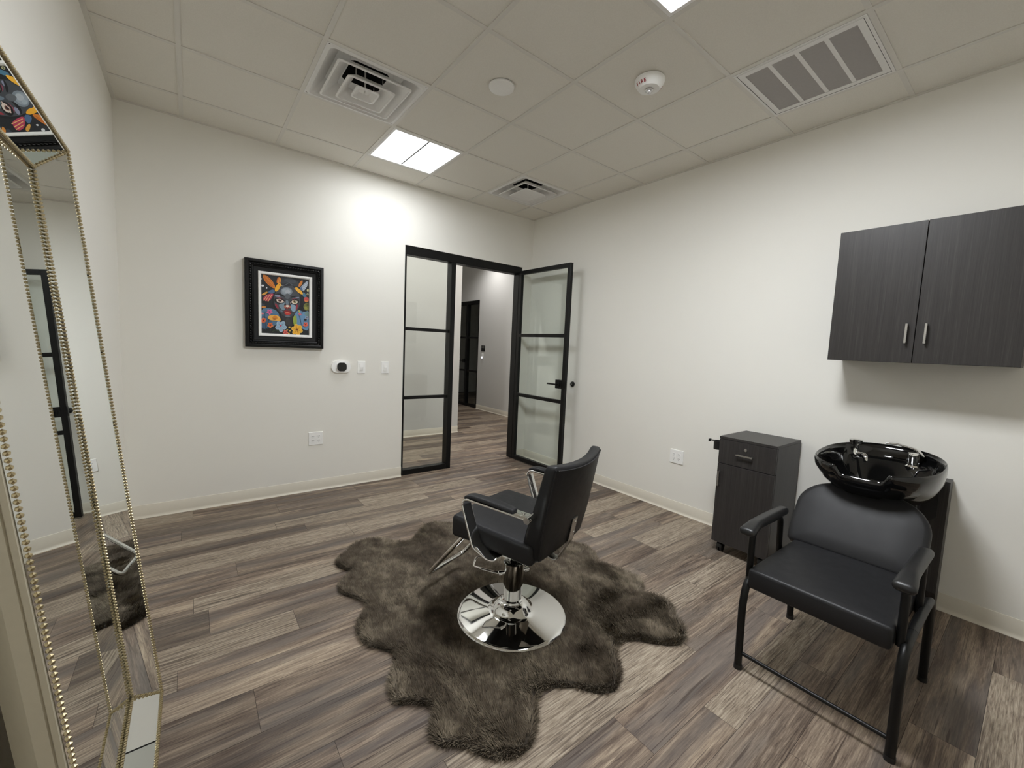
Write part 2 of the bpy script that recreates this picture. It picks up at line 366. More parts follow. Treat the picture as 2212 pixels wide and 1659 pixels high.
# ------------------------------------------------------------------ setting: suspended ceiling
T = 0.6096; D0, E0 = 0.3533, 0.3573
colx = [-(D0+i*T) for i in range(6)]                # col 1..6
rowy = [-(E0+j*T) for j in range(9)]                # row 1..9
xs = [0.0]+colx+[-W]; ys = [0.0]+rowy+[YF]
HOLES = {(3, 1), (4, 2), (1, 1), (1, 5), (3, 5)}     # (x cell, y cell): lights, diffusers, return grille
bm = B()
for i in range(len(xs)-1):
    for j in range(len(ys)-1):
        if (i, j) in HOLES: continue
        box(bm, xs[i+1]+0.004, xs[i]-0.004, ys[j+1]+0.004, ys[j]-0.004, H+0.004, H+0.02)
ce = struct('ceiling', bm, 'tile', 'white acoustic tile ceiling in a metal grid', 'ceiling')
bm = B(); tw = 0.012
for x in colx: box(bm, x-tw, x+tw, YF, 0, H-0.001, H+0.0035)
for yv in rowy:
    for a, b in zip(xs, xs[1:]):
        box(bm, b+(tw if b != -W else 0), a-(tw if a != 0 else 0), yv-tw, yv+tw, H-0.0005, H+0.0035)
for r in ((-W, -W+0.022, YF, 0), (-0.022, 0, YF, 0), (-W+0.022, -0.022, -0.022, 0), (-W+0.022, -0.022, YF, YF+0.022)): box(bm, *r, H-0.002, H+0.0035)
g_ = obj('grid', bm, 'tbar', ce, False)
cp = obj('plenum_deck', box(bx(-W, 0, YF, 0, H+0.24, H+0.25), -W-0.05, 0.05, YF, 0.05, H+0.25, H+0.26), 'dark_void', ce, False)

# ------------------------------------------------------------------ doorway: fixed pane and open door leaf
def bars(bm, rects):
    for r in rects: box(bm, *r, bev=0.002, seg=1)
    return bm
fy0, fy1 = 0.012, 0.112
POST0, POST1 = -1.122, -1.068
wn = thing('window_1', 'fixed black framed glass sidelight with three panes left of the open door', 'sidelight', (-1.38, 0.06, 0)); wn['kind'] = 'structure'
def lp(o, loc): return [(-loc[0], -loc[1], 0)]
def part(name, bm, mat, par, **kw):
    """part built in world coordinates, stored relative to its thing"""
    off = -Vector(par.location) if par.parent is None else -(Vector(par.location)+Vector(par.parent.location))
    bmesh.ops.rotate(bm, verts=bm.verts[:], cent=Vector(par.location), matrix=Matrix.Rotation(-par.rotation_euler.z, 3, 'Z')) if par.rotation_euler.z else None
    bmesh.ops.translate(bm, verts=bm.verts[:], vec=off); return obj(name, bm, mat, par, **kw)
part('frame', bars(B(), [(OX0, OX1, fy0, fy1, 2.285, OH), (OX0, OX0+0.025, fy0, fy1, 0, 2.285), (POST0, POST1, fy0, fy1, 0, 2.285),
     (OX0+0.025, POST0, fy0, fy1-0.02, 0, 0.055), (OX1-0.045, OX1, fy0, fy1, 0, 2.285),
     (OX0+0.025, POST0, 0.035, 0.075, 0.805, 0.838), (OX0+0.025, POST0, 0.035, 0.075, 1.525, 1.558)]), 'black_metal', wn, smooth=False)
for za, zb in ((0.055, 0.805), (0.838, 1.525), (1.558, 2.285)):
    part('pane', bx(OX0+0.022, POST0+0.003, 0.052, 0.058, za-0.003, zb+0.003), 'glass', wn, smooth=False)
part('strike_plate', bx(POST1, POST1+0.002, 0.03, 0.06, 0.95, 1.07), 'steel', wn, smooth=False)
# leaf: hinge at the right jamb, swung in beside the basin wall
HXd, HYd = -0.188, -0.012; LW, LH, LT = 0.845, 2.305, 0.042
dr = thing('door_1', 'open black steel framed glass door with three panes and black lever handle', 'door', (HXd, HYd, 0.012), math.radians(-88.5)); dr['kind'] = 'structure'
# leaf local: x along the leaf from the hinge, y thickness
bm = bars(B(), [(0, 0.045, -LT/2, LT/2, 0, LH), (LW-0.045, LW, -LT/2, LT/2, 0, LH), (0.045, LW-0.045, -LT/2, LT/2, 0, 0.05), (0.045, LW-0.045, -LT/2, LT/2, LH-0.045, LH),
     (0.045, LW-0.045, -LT/2, LT/2, 0.79, 0.828), (0.045, LW-0.045, -LT/2, LT/2, 1.515, 1.553)])
obj('frame', bm, 'black_metal', dr, False)
for za, zb in ((0.05, 0.79), (0.828, 1.515), (1.553, LH-0.045)):
    obj('pane', bx(0.042, LW-0.042, -0.003, 0.003, za-0.003, zb+0.003), 'glass', dr, False)
lk = obj('lock_plate', box(bx(LW-0.135, LW-0.04, -LT/2-0.006, LT/2+0.006, 0.955, 1.05, bev=0.002), LW-0.002, LW+0.004, -0.012, 0.012, 0.96, 1.045), 'black_metal', dr, False)
for s in (-1, 1):
    b2 = cyl(B(), (LW-0.085, s*(LT/2+0.004), 1.002), (LW-0.085, s*(LT/2+0.05), 1.002), 0.011)
    cyl(b2, (LW-0.085, s*(LT/2+0.004), 1.002), (LW-0.085, s*(LT/2+0.016), 1.002), 0.027, 24)
    sweep(b2, [(LW-0.075, s*(LT/2+0.05), 1.002), (LW-0.215, s*(LT/2+0.05), 1.002)], rrect(0.018, 0.012, 0.004))
    obj('lever_handle', b2, 'black_metal', dr, ang=40)
for z in (0.25, 1.15, 2.05): obj('hinge', cyl(B(), (-0.008, LT/2+0.004, z-0.045), (-0.008, LT/2+0.004, z+0.045), 0.008, 12), 'black_metal', dr)
# far corridor door
d2 = thing('door_2', 'closed black framed glass door far down the corridor', 'door', (HX, (D2a+D2b)/2, 0)); d2['kind'] = 'structure'
fx0, fx1 = HX+0.01, HX+0.09
part('frame', bars(B(), [(fx0, fx1, D2a, D2b, 2.32, D2h), (fx0, fx1, D2a, D2a+0.05, 0, 2.32), (fx0, fx1, D2b-0.05, D2b, 0, 2.32), (fx0, fx1, 4.20, 4.27, 0, 2.32),
     (fx0, fx1, D2a+0.05, 4.20, 0, 0.06), (fx0, fx1, 4.27, D2b-0.05, 0, 0.06), (fx0+.02, fx1-.02, D2a+0.05, 4.20, 0.80, 0.84), (fx0+.02, fx1-.02, 4.27, D2b-0.05, 0.80, 0.84), (fx0+.02, fx1-.02, D2a+0.05, 4.20, 1.56, 1.60), (fx0+.02, fx1-.02, 4.27, D2b-0.05, 1.56, 1.60)]), 'black_metal', d2, smooth=False)
for ya, yb in ((D2a+0.048, 4.202), (4.268, D2b-0.048)):
    for za, zb in ((0.06, 0.80), (0.84, 1.56), (1.60, 2.32)):
        part('pane', bx(HX+0.047, HX+0.053, ya, yb, za-0.002, zb+0.002), 'glass', d2, smooth=False)
part('lever_handle', sweep(bx(HX-0.004, HX+0.012, 4.27, 4.36, 1.0, 1.09), fillet([(HX, 4.31, 1.045), (HX-0.045, 4.31, 1.045), (HX-0.045, 4.45, 1.045)], 0.01), circ(0.010, 8)), 'black_metal', d2)
# things on the corridor wall
sg = thing('wall_sign', 'small black room sign beside the far corridor door', 'sign', (HX, 3.5, 1.345))
part('plate', bx(HX-0.008, HX, 3.43, 3.57, 1.28, 1.41, bev=0.003), 'black_plastic', sg)
part('raised_panel', bx(HX-0.0105, HX-0.008, 3.455, 3.545, 1.35, 1.395, bev=0.001, seg=1), 'steel', sg)
kh = thing('wall_reader', 'small lit white device below the black corridor sign', 'device', (HX, 3.51, 1.18))
part('body', bx(HX-0.02, HX, 3.48, 3.54, 1.13, 1.25, bev=0.008), 'white_plastic', kh)
part('lamp', ball(B(), (HX-0.02, 3.51, 1.15), 0.024, 12, 8, (0.5, 1, 1)), 'indicator', kh)

# ------------------------------------------------------------------ ceiling fixtures
def cell(i, j): return (xs[i+1]+xs[i])/2, (ys[j+1]+ys[j])/2
def frustum(bm, cx, cy, h0, z0, h1, z1, r0_=0.02, r1_=0.02, n=3):
    a = [bm.verts.new((cx+x, cy+y, z0)) for x, y in rrect(2*h0, 2*h0, r0_, n)]; b = [bm.verts.new((cx+x, cy+y, z1)) for x, y in rrect(2*h1, 2*h1, r1_, n)]
    k_ = len(a)
    for i in range(k_): bm.faces.new((a[i], a[(i+1) % k_], b[(i+1) % k_], b[i]))
    return a, b
def light_panel(i, j, label, pm):
    cx, cy = cell(i, j); t = thing('ceiling_light', label, 'ceiling light', (cx, cy, H), 0, 'recessed square ceiling lights')
    hh = T/2-0.013; bm = B()
    for r in ((-hh, hh, -hh, -hh+0.020), (-hh, hh, hh-0.020, hh), (-hh, -hh+0.020, -hh+0.020, hh-0.020), (hh-0.020, hh, -hh+0.020, hh-0.020)): box(bm, *r, -0.001, 0.05)
    box(bm, -hh, hh, -hh, hh, 0.05, 0.055); obj('frame', bm, 'white_metal', t, False)
    q_ = hh-0.020; bm = B(); box(bm, -0.007, 0.007, -q_, q_, 0.003, 0.02); obj('divider', bm, 'grey_steel', t, False)
    for a, b in ((-q_, -0.007), (0.007, q_)): obj('diffuser', bx(a, b, -q_, q_, 0.010, 0.02), pm, t, False)
    return t
light_panel(3, 1, 'lit square ceiling light beside the doorway wall', 'panel0')
light_panel(3, 5, 'lit square ceiling light cut off at the top edge of the view', 'panel1')
def diffuser(i, j, rings, centre, label):
    cx, cy = cell(i, j); t = thing('air_diffuser', label, 'air vent', (cx, cy, H), 0, 'square ceiling air diffusers')
    hh = T/2-0.013; a_ = 0.283
    bm = B(); o1 = [bm.verts.new((x, y, -0.001)) for x, y in rrect(2*hh, 2*hh, 0.004, 1)]; n_ = len(rrect(1, 1, .1, 3))
    # flange as four bars, then the flared throat up to a dark neck
    bm.free(); bm = B()
    for r in ((-hh, hh, -hh, -a_), (-hh, hh, a_, hh), (-hh, -a_, -a_, a_), (a_, hh, -a_, a_)): box(bm, *r, -0.001, 0.004)
    frustum(bm, 0, 0, a_, -0.002, a_-0.012, -0.006, 0.03, 0.03)
    frustum(bm, 0, 0, a_+0.004, 0.0, a_, -0.002, 0.03, 0.03)
    frustum(bm, 0, 0, a_-0.012, -0.006, a_-0.078, 0.060, 0.03, 0.03); frustum(bm, 0, 0, a_-0.078, 0.060, a_-0.088, 0.075, 0.03, 0.03)
    # plate with the round neck opening
    sq = rrect(2*(a_-0.088), 2*(a_-0.088), 0.03, 8); ang = [math.atan2(y_, x_) for x_, y_ in sq]; R_ = 0.150
    va_ = [bm.verts.new((x_, y_, 0.075)) for x_, y_ in sq]; vb_ = [bm.verts.new((R_*math.cos(w), R_*math.sin(w), 0.075)) for w in ang]
    for q in range(len(sq)): bm.faces.new((va_[q], va_[(q+1) % len(sq)], vb_[(q+1) % len(sq)], vb_[q]))
    obj('housing', bm, 'white_metal', t, ang=30)
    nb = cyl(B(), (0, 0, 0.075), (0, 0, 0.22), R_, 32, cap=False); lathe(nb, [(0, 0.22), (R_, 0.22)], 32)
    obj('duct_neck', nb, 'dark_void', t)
    for (h0, z0, h1, z1) in rings:
        bm = B(); frustum(bm, 0, 0, h1, z1, h0-0.012, z0+0.003); frustum(bm, 0, 0, h0-0.012, z0+0.003, h0-0.010, z0-0.001); frustum(bm, 0, 0, h0-0.010, z0-0.001, h0, z0); frustum(bm, 0, 0, h0, z0, h0+0.001, z0+0.004); frustum(bm, 0, 0, h0+0.001, z0+0.004, h1+0.004, z1+0.004)
        frustum(bm, 0, 0, h1+0.004, z1+0.004, h1, z1)
        for sx, sy in ((1, 1), (1, -1), (-1, 1), (-1, -1)):   # little hanger straps to the throat
            cyl(bm, (sx*h1*0.96, sy*h1*0.96, z1), (sx*h1*0.96, sy*h1*0.96, 0.075), 0.002, 6)
        obj('louver_ring', bm, 'white_metal', t, ang=30)
    h0, z0, dish = centre; bm = B()
    a, b = frustum(bm, 0, 0, h0, z0, h0-0.010, z0-0.001); frustum(bm, 0, 0, h0-0.010, z0-0.001, h0-0.012, z0+0.002)
    a, b = frustum(bm, 0, 0, h0-0.012, z0+0.002, h0*0.45, z0+dish, 0.012, 0.008); bm.faces.new(b); a, b = frustum(bm, 0, 0, h0, z0, h0, z0+0.006); frustum(bm, 0, 0, h0, z0+0.006, h0*0.45, z0+dish+0.006, 0.02, 0.008)
    cyl(bm, (0, 0, z0+dish), (0, 0, 0.11), 0.005, 8)
    obj('centre_plate', bm, 'white_metal', t, ang=30)
    return t
diffuser(4, 2, [(0.218, -0.018, 0.135, 0.044), (0.143, -0.036, 0.085, 0.012)], (0.071, -0.036, 0.022), 'large white three ring ceiling air diffuser with dark duct showing')
diffuser(1, 1, [(0.213, -0.020, 0.145, 0.030)], (0.135, -0.032, 0.012), 'small white two step ceiling air diffuser near the room corner')
# return grille
cx, cy = cell(1, 5); t = thing('return_grille', 'white ceiling return grille with four perforated panels', 'air vent', (cx, cy, H)); hh = T/2-0.013
bm = B(); b0 = 0.242
for r in ((-hh, hh, -hh, -b0-0.006), (-hh, hh, b0+0.006, hh), (-hh, -b0, -b0-0.006, b0+0.006), (b0, hh, -b0-0.006, b0+0.006)): box(bm, *r, -0.003, 0.006)
for yv in (-0.126, 0.0, 0.126): box(bm, -b0, b0, yv-0.010, yv+0.010, -0.001, 0.006)
for r in ((-0.276, 0.276, 0.279, 0.284), (-0.276, 0.276, -0.284, -0.279), (-0.282, -0.277, -0.284, 0.284), (0.277, 0.282, -0.284, 0.284)): box(bm, *r, -0.0045, -0.003)
obj('frame', bm, 'white_metal', t, False)
obj('groove', box(box(box(bx(-0.277, 0.277, 0.2765, 0.279, -0.0034, -0.003), -0.277, 0.277, -0.279, -0.2765, -0.0034, -0.003), -0.277, -0.2745, -0.279, 0.279, -0.0034, -0.003), 0.2745, 0.277, -0.279, 0.279, -0.0034, -0.003), 'dark_void', t, False)
for a in (-0.248, -0.116, 0.010, 0.136):
    w_ = 0.106 if a in (-0.116, 0.010) else 0.112
    obj('perforated_panel', bx(-b0, b0, a, a+w_, 0.001, 0.004), 'grille', t, False)
# speaker disc and fire alarm
t = thing('ceiling_disc', 'plain white round disc on the ceiling beside the fire alarm', 'ceiling disc', (-1.867, -1.868, H))
obj('cover', lathe(B(), [(0, -0.016), (0.066, -0.016), (0.074, -0.012), (0.075, 0.0), (0, 0)], 40), 'white_plastic', t)
obj('mounting_ring', lathe(B(), [(0.060, 0), (0.078, 0), (0.078, -0.003), (0.060, -0.003)], 40), 'white_metal', t)
t = thing('fire_alarm', 'white round ceiling fire alarm with red lettering and clear lens', 'fire alarm', (-1.262, -2.485, H))
obj('body', lathe(B(), [(0, 0), (0.083, 0), (0.083, -0.012), (0.080, -0.020), (0.062, -0.046), (0.056, -0.050), (0, -0.050)], 48), 'white_plastic', t, ang=25)
obj('strobe_lens', ball(lathe(B(), [(0.020, -0.050), (0.020, -0.056), (0, -0.056)], 20), (0, 0, -0.060), 0.013, 14, 10), 'lens', t)
obj('lens_ring', lathe(B(), [(0.020, -0.050), (0.0235, -0.050), (0.0235, -0.057), (0.020, -0.057)], 24), 'steel', t)
def cone_text(txt, th0, par):
    bm = B()
    for q, ch in enumerate(txt):
        fc = bpy.data.curves.new('lettering', 'FONT'); fc.body = ch; fc.size = 0.024; fc.extrude = 0.0004; fc.align_x = 'CENTER'; fc.align_y = 'CENTER'; fc.offset = 0.0006
        o = bpy.data.objects.new('lettering', fc); C.objects.link(o)
        me = bpy.data.meshes.new_from_object(o.evaluated_get(bpy.context.evaluated_depsgraph_get()))
        th = th0 + (q-(len(txt)-1)/2)*0.245
        d = Vector((math.cos(th), math.sin(th), 0)); n = (d*0.82+Vector((0, 0, -0.57))).normalized()
        up = (Vector((0, 0, 1))+d*0.9); up = (up-n*up.dot(n)).normalized(); x = up.cross(n)
        me.transform(Matrix.Translation(d*0.0722+Vector((0, 0, -0.0335))) @ Matrix((x, up, n)).transposed().to_4x4())
        bm.from_mesh(me); bpy.data.objects.remove(o); bpy.data.curves.remove(fc); bpy.data.meshes.remove(me)
    obj('lettering', bm, 'red_ink', par, False)
cone_text('FIRE', math.radians(173), t); cone_text('FIRE', math.radians(-12), t)

# ------------------------------------------------------------------ wall devices
def plate(bm, c, n_axis, w, h, d=0.008):
    x, y, z = c
    if n_axis == 'y': box(bm, x-w/2, x+w/2, y-d, y, z-h/2, z+h/2, bev=0.002, seg=1)
    else: box(bm, x-d, x, y-w/2, y+w/2, z-h/2, z+h/2, bev=0.002, seg=1)
    return bm
t = thing('thermostat', 'white rounded thermostat with black square dial below the portrait', 'thermostat', (-2.273, 0, 1.146))
pr = rrect(0.172, 0.112, 0.052, 8); bm = B(); prism(bm, pr, lambda u, v, w: (u, -w, v), 0.018); obj('body', bm, 'white_plastic', t, ang=30)
bm = B(); prism(bm, rrect(0.092, 0.088, 0.034, 8), lambda u, v, w: (u+0.002, -0.018-w, v), 0.016); obj('bezel', bm, 'white_plastic', t, ang=30)
bm = B(); prism(bm, rrect(0.084, 0.080, 0.030, 8), lambda u, v, w: (u+0.002, -0.034-w, v), 0.003); obj('dial_face', bm, 'gloss_black', t, ang=30)
def switch(x, z, label):
    t = thing('light_switch', label, 'light switch', (x, 0, z), 0, 'white wall switches')
    obj('plate', plate(B(), (0, 0, 0), 'y', 0.074, 0.118), 'white_plastic', t)
    bm = prism(B(), [(-0.0065, -0.032), (-0.010, 0.0), (-0.0065, 0.032), (0, 0.032), (0, -0.032)], lambda u, v, w: (-0.0155+w, u-0.0075, v), 0.031)
    obj('paddle', bm, 'white_plastic', t, False); return t
switch(-2.084, 1.143, 'white wall switch next to the thermostat'); switch(-1.851, 1.141, 'white wall switch nearest the black door frame')
def slot_(par, cx, s, f, d0):
    bm = B()
    for dx in (-0.0063, 0.0063): prism(bm, rrect(0.0024, 0.0085, 0.001, 2), lambda u, v, w: f(cx+dx+u, s*0.0195+0.003+v, d0+w), 0.0006)
    prism(bm, rrect(0.005, 0.005, 0.0024, 4), lambda u, v, w: f(cx+u, s*0.0195-0.0085+v, d0+w), 0.0006); obj('slots', bm, 'dark_void', par)
def socket_(par, cx, s, f):
    bm = prism(B(), rrect(0.033, 0.028, 0.012, 5), lambda u, v, w: f(cx+u, s*0.0195+v, w), 0.0015); slot_(obj('socket', bm, 'white_plastic', par), cx, s, f, 0.0015)
t = thing('power_outlet', 'white four socket power outlet low on the doorway wall', 'power outlet', (-2.488, 0, 0.488), 0, 'white power outlets')
obj('plate', plate(B(), (0, 0, 0), 'y', 0.122, 0.120), 'white_plastic', t); f_ = lambda u, v, w: (u, -0.008-w, v)
for dx in (-0.024, 0.024):
    for s in (-1, 1): socket_(t, dx, s, f_)
t = thing('power_outlet', 'white double power outlet low on the wall left of the cabinet', 'power outlet', (0, -2.111, 0.498), 0, 'white power outlets')
obj('plate', plate(B(), (0, 0, 0), 'x', 0.126, 0.120), 'white_plastic', t); f_ = lambda u, v, w: (-0.008-w, -u, v)
dp = obj('socket_plate', prism(B(), rrect(0.033, 0.066, 0.002, 2), lambda u, v, w: f_(u-0.024, v, w), 0.002), 'white_plastic', t)
for s in (-1, 1):
    slot_(dp, -0.024, s, f_, 0.002); socket_(t, 0.024, s, f_)
t = thing('door_stop', 'round black rubber door stop on the wall beside the open door', 'door stop', (0, -0.806, 1.016))
bm = lathe(B(), [(0, 0), (0.028, 0), (0.030, 0.006), (0.027, 0.018), (0.016, 0.024), (0, 0.020)], 28); bmesh.ops.rotate(bm, verts=bm.verts[:], matrix=Matrix.Rotation(-PI/2, 3, 'Y')); obj('bumper', bm, 'black_plastic', t)
bm = cyl(B(), (-0.0195, 0, 0), (-0.0225, 0, 0), 0.009, 14); obj('screw', bm, 'steel', t)

# ------------------------------------------------------------------ framed portrait
PX0, PX1, PZ0, PZ1, PD = -3.026, -2.434, 1.309, 2.022, 0.045
pcx, pcz = (PX0+PX1)/2, (PZ0+PZ1)/2; pw, ph = PX1-PX0, PZ1-PZ0
t = thing('framed_portrait', 'black framed painting of a blue faced woman with orange birds and flowers', 'picture', (pcx, 0, pcz))
def frame_loop(bm, prof, w, h):
    """picture moulding: prof = (inset, depth) list swept round a w x h rectangle, depth towards the room"""
    loops = []
    for ins, d in prof:
        x, z = w/2-ins, h/2-ins; loops.append([bm.verts.new(p) for p in ((-x, -d, -z), (x, -d, -z), (x, -d, z), (-x, -d, z))])
    for a, b in zip(loops, loops[1:]):
        for i in range(4): bm.faces.new((a[i], a[(i+1) % 4], b[(i+1) % 4], b[i]))
    return bm
bm = frame_loop(B(), [(0, 0.002), (0, 0.040), (0.006, 0.046), (0.020, 0.048), (0.028, 0.044), (0.032, 0.036), (0.044, 0.034), (0.050, 0.040), (0.056, 0.038), (0.062, 0.028), (0.090, 0.024), (0.094, 0.020), (0.094, 0.002)], pw, ph); obj('moulding', bm, M['black_metal'], t, ang=25)
bm = B(); ins = 0.038
def carve(p, q, n):
    p, q = Vector(p), Vector(q); dr_ = (q-p).normalized(); nr = Vector((0, -1, 0)).cross(dr_)
    for i in range(n):
        c_ = p.lerp(q, (i+0.5)/n); mt = Matrix((dr_*0.75+nr*0.5, nr*0.6-dr_*0.5, Vector((0, -1, 0)))).transposed().to_4x4()
        bmesh.ops.create_uvsphere(bm, u_segments=8, v_segments=6, radius=0.0105, matrix=Matrix.Translation(c_) @ mt @ Matrix.Diagonal((1.25, 0.7, 0.7, 1)))
x_, z_ = pw/2-ins, ph/2-ins
carve((-x_, -0.041, z_), (x_, -0.041, z_), 26); carve((x_, -0.041, z_), (x_, -0.041, -z_), 32); carve((x_, -0.041, -z_), (-x_, -0.041, -z_), 26); carve((-x_, -0.041, -z_), (-x_, -0.041, z_), 32)
obj('carved_rope', bm, 'gloss_black', t)
lw, lh = pw-0.186, ph-0.186
bm = frame_loop(B(), [(0, 0.010), (0, 0.034), (0.004, 0.036), (0.016, 0.034), (0.022, 0.026), (0.022, 0.006)], lw, lh); obj('liner', bm, 'white_plastic', t, ang=25)
cw, chh = lw-0.042, lh-0.042
bm = B(); lay2 = bm.loops.layers.float_color.new('col'); lev = [0]
def P2(x, yv):
    u = (x-350)/1008.0; top = 205+105*u; bot = 1470+42*u; v_ = (yv-top)/(bot-top)
    return ((min(max(u, 0), 1)-0.5)*cw, (0.5-min(max(v_, 0), 1))*chh)
def shape(pts, col):
    lev[0] += 1; d = 0.0150+lev[0]*0.000028
    q = [P2(*p) for p in pts]; vs = [bm.verts.new((a, -d, b)) for a, b in q]
    tri = tessellate_polygon([[Vector((a, b, 0)) for a, b in q]])
    c = (*s2l(col), 1)
    for a, b, e in tri:
        if (Vector(q[b])-Vector(q[a])).length < 1e-7: continue
        try: f = bm.faces.new((vs[a], vs[b], vs[e]))
        except ValueError: continue
        if f.normal.length == 0: f.normal_update()
        if f.calc_area() < 1e-12: bm.faces.remove(f); continue
        f.normal_update()
        if f.normal.y > 0: f.normal_flip()
        for l in f.loops: l[lay2] = c
def smoothp(pts, it=2):
    for _ in range(it):
        o_ = []
        for i in range(len(pts)):
            a, b = pts[i], pts[(i+1) % len(pts)]; o_ += [(a[0]*.75+b[0]*.25, a[1]*.75+b[1]*.25), (a[0]*.25+b[0]*.75, a[1]*.25+b[1]*.75)]
        pts = o_
    return pts
def blob(pts, col): shape(smoothp(pts), col)
def ell(x, yv, a, b, col, rot=0, n=22):
    c_, s_ = math.cos(rot), math.sin(rot); shape([(x+a*math.cos(2*PI*i/n)*c_-b*math.sin(2*PI*i/n)*s_, yv+a*math.cos(2*PI*i/n)*s_+b*math.sin(2*PI*i/n)*c_) for i in range(n)], col)
def flower(x, yv, r, n, col, cen, cr=0.22, edge=None, rot=0.3, sq=1.0):
    for i in range(n):
        a = rot+2*PI*i/n
        if edge: ell(x+r*.55*math.cos(a), yv+r*.55*sq*math.sin(a), r*.50, r*.40*sq, edge, a)
        ell(x+r*.52*math.cos(a), yv+r*.52*sq*math.sin(a), r*.44, r*.33*sq, col, a)
    for i in range(n):
        a = rot+2*PI*i/n; ell(x+r*.32*math.cos(a), yv+r*.32*sq*math.sin(a), r*.22, r*.035, cen, a, 8)
    ell(x, yv, r*cr, r*cr*sq, cen)
def line(pts, w, col):
    for a, b in zip(pts, pts[1:]):
        d = math.hypot(b[0]-a[0], b[1]-a[1]) or 1; nx, ny = -(b[1]-a[1])/d*w/2, (b[0]-a[0])/d*w/2
        shape([(a[0]+nx, a[1]+ny), (b[0]+nx, b[1]+ny), (b[0]-nx, b[1]-ny), (a[0]-nx, a[1]-ny)], col)
shape([(350, 205), (1358, 310), (1358, 1512), (350, 1470)], (30, 32, 37))
blob([(700, 250), (900, 270), (1120, 330), (1150, 480), (950, 430), (760, 420)], (56, 60, 66)); ell(950, 340, 130, 40, (70, 75, 82), .15)
blob([(340, 950), (480, 925), (610, 950), (690, 1010), (730, 1120), (690, 1230), (600, 1330), (340, 1410)], (92, 128, 160)); blob([(340, 1080), (470, 1120), (580, 1230), (600, 1330), (340, 1410)], (74, 104, 136))
blob([(1120, 950), (1250, 1010), (1370, 960), (1370, 1430), (1190, 1360), (1080, 1310), (990, 1210), (1040, 1050)], (108, 150, 188)); blob([(1250, 1010), (1370, 980), (1370, 1120), (1270, 1090)], (120, 150, 150))
ell(1310, 890, 75, 85, (118, 122, 58)); ell(1290, 920, 40, 30, (152, 150, 70), .5); ell(1330, 850, 30, 20, (80, 88, 44))
ell(345, 850, 80, 30, (60, 66, 76), .2); blob([(345, 910), (400, 880), (470, 905), (400, 935)], (226, 150, 66))
blob([(730, 1030), (1010, 1060), (985, 1190), (995, 1340), (760, 1270), (790, 1180)], (50, 50, 54)); blob([(850, 1130), (940, 1130), (950, 1320), (860, 1300)], (64, 62, 62))
blob([(560, 760), (620, 620), (690, 520), (640, 800), (690, 980), (640, 960), (590, 900)], (20, 20, 24)); blob([(1130, 620), (1210, 740), (1240, 860), (1200, 980), (1120, 960), (1160, 800)], (20, 20, 25))
blob([(900, 395), (1010, 450), (1110, 550), (1165, 680), (1165, 820), (1120, 950), (1045, 1050), (960, 1115), (890, 1128), (800, 1090), (700, 985), (625, 880), (600, 760), (615, 640), (690, 530), (790, 430)], (68, 71, 77))
blob([(760, 430), (830, 470), (1000, 440), (960, 400), (860, 380)], (40, 42, 48)); line([(780, 460), (860, 420), (930, 380), (1000, 430)], 10, (96, 104, 112))
ell(870, 570, 125, 92, (128, 138, 148)); ell(870, 560, 95, 70, (152, 162, 172)); ell(895, 575, 52, 46, (178, 184, 192)); ell(820, 540, 40, 32, (166, 176, 186)); ell(890, 670, 55, 60, (96, 100, 106)); 
blob([(690, 850), (830, 790), (850, 880), (830, 980), (760, 960)], (126, 148, 164)); blob([(955, 830), (1080, 870), (1070, 985), (1000, 1010), (950, 930)], (142, 168, 190)); blob([(740, 960), (800, 990), (780, 1020), (740, 1000)], (104, 120, 134))
blob([(625, 815), (670, 845), (715, 930), (690, 950), (640, 895)], (150, 44, 62)); blob([(1065, 850), (1115, 835), (1105, 930), (1060, 990)], (160, 44, 60))
blob([(615, 655), (710, 630), (760, 690), (650, 690)], (142, 146, 170)); blob([(1040, 690), (1090, 660), (1150, 690), (1120, 710)], (142, 146, 170))
blob([(610, 640), (700, 605), (800, 635), (840, 695), (780, 665), (690, 640)], (18, 18, 22)); blob([(945, 700), (1010, 655), (1140, 660), (1150, 680), (1030, 690)], (18, 18, 22))
blob([(635, 720), (710, 680), (800, 720), (815, 745), (720, 705)], (146, 72, 92)); blob([(960, 745), (1040, 700), (1120, 740), (1040, 725)], (146, 72, 92))
ell(722, 768, 108, 62, (14, 14, 16), .12); ell(735, 775, 74, 38, (228, 214, 202), .18); ell(735, 757, 42, 34, (96, 52, 42)); ell(735, 757, 20, 18, (12, 12, 12)); ell(748, 748, 8, 7, (240, 240, 240)); line([(655, 745), (730, 735), (830, 800)], 12, (224, 196, 186))
ell(1045, 785, 98, 60, (14, 14, 16), -.08); ell(1045, 795, 66, 36, (226, 216, 196), -.08); ell(1047, 782, 38, 33, (134, 112, 62)); ell(1047, 780, 18, 17, (12, 12, 12)); ell(1060, 772, 8, 7, (240, 240, 240)); line([(950, 820), (1000, 760), (1050, 748)], 11, (224, 196, 186))
blob([(850, 750), (905, 750), (925, 860), (850, 860)], (112, 128, 142)); blob([(830, 820), (860, 840), (830, 900), (815, 880)], (30, 32, 38)); blob([(925, 800), (960, 860), (970, 930), (930, 850)], (34, 36, 42))
ell(888, 900, 72, 46, (152, 62, 54)); ell(840, 890, 24, 26, (186, 120, 104)); ell(938, 895, 24, 24, (186, 112, 96)); ell(888, 882, 34, 24, (238, 222, 206)); ell(862, 925, 18, 9, (60, 20, 20)); ell(918, 928, 18, 9, (60, 20, 20))
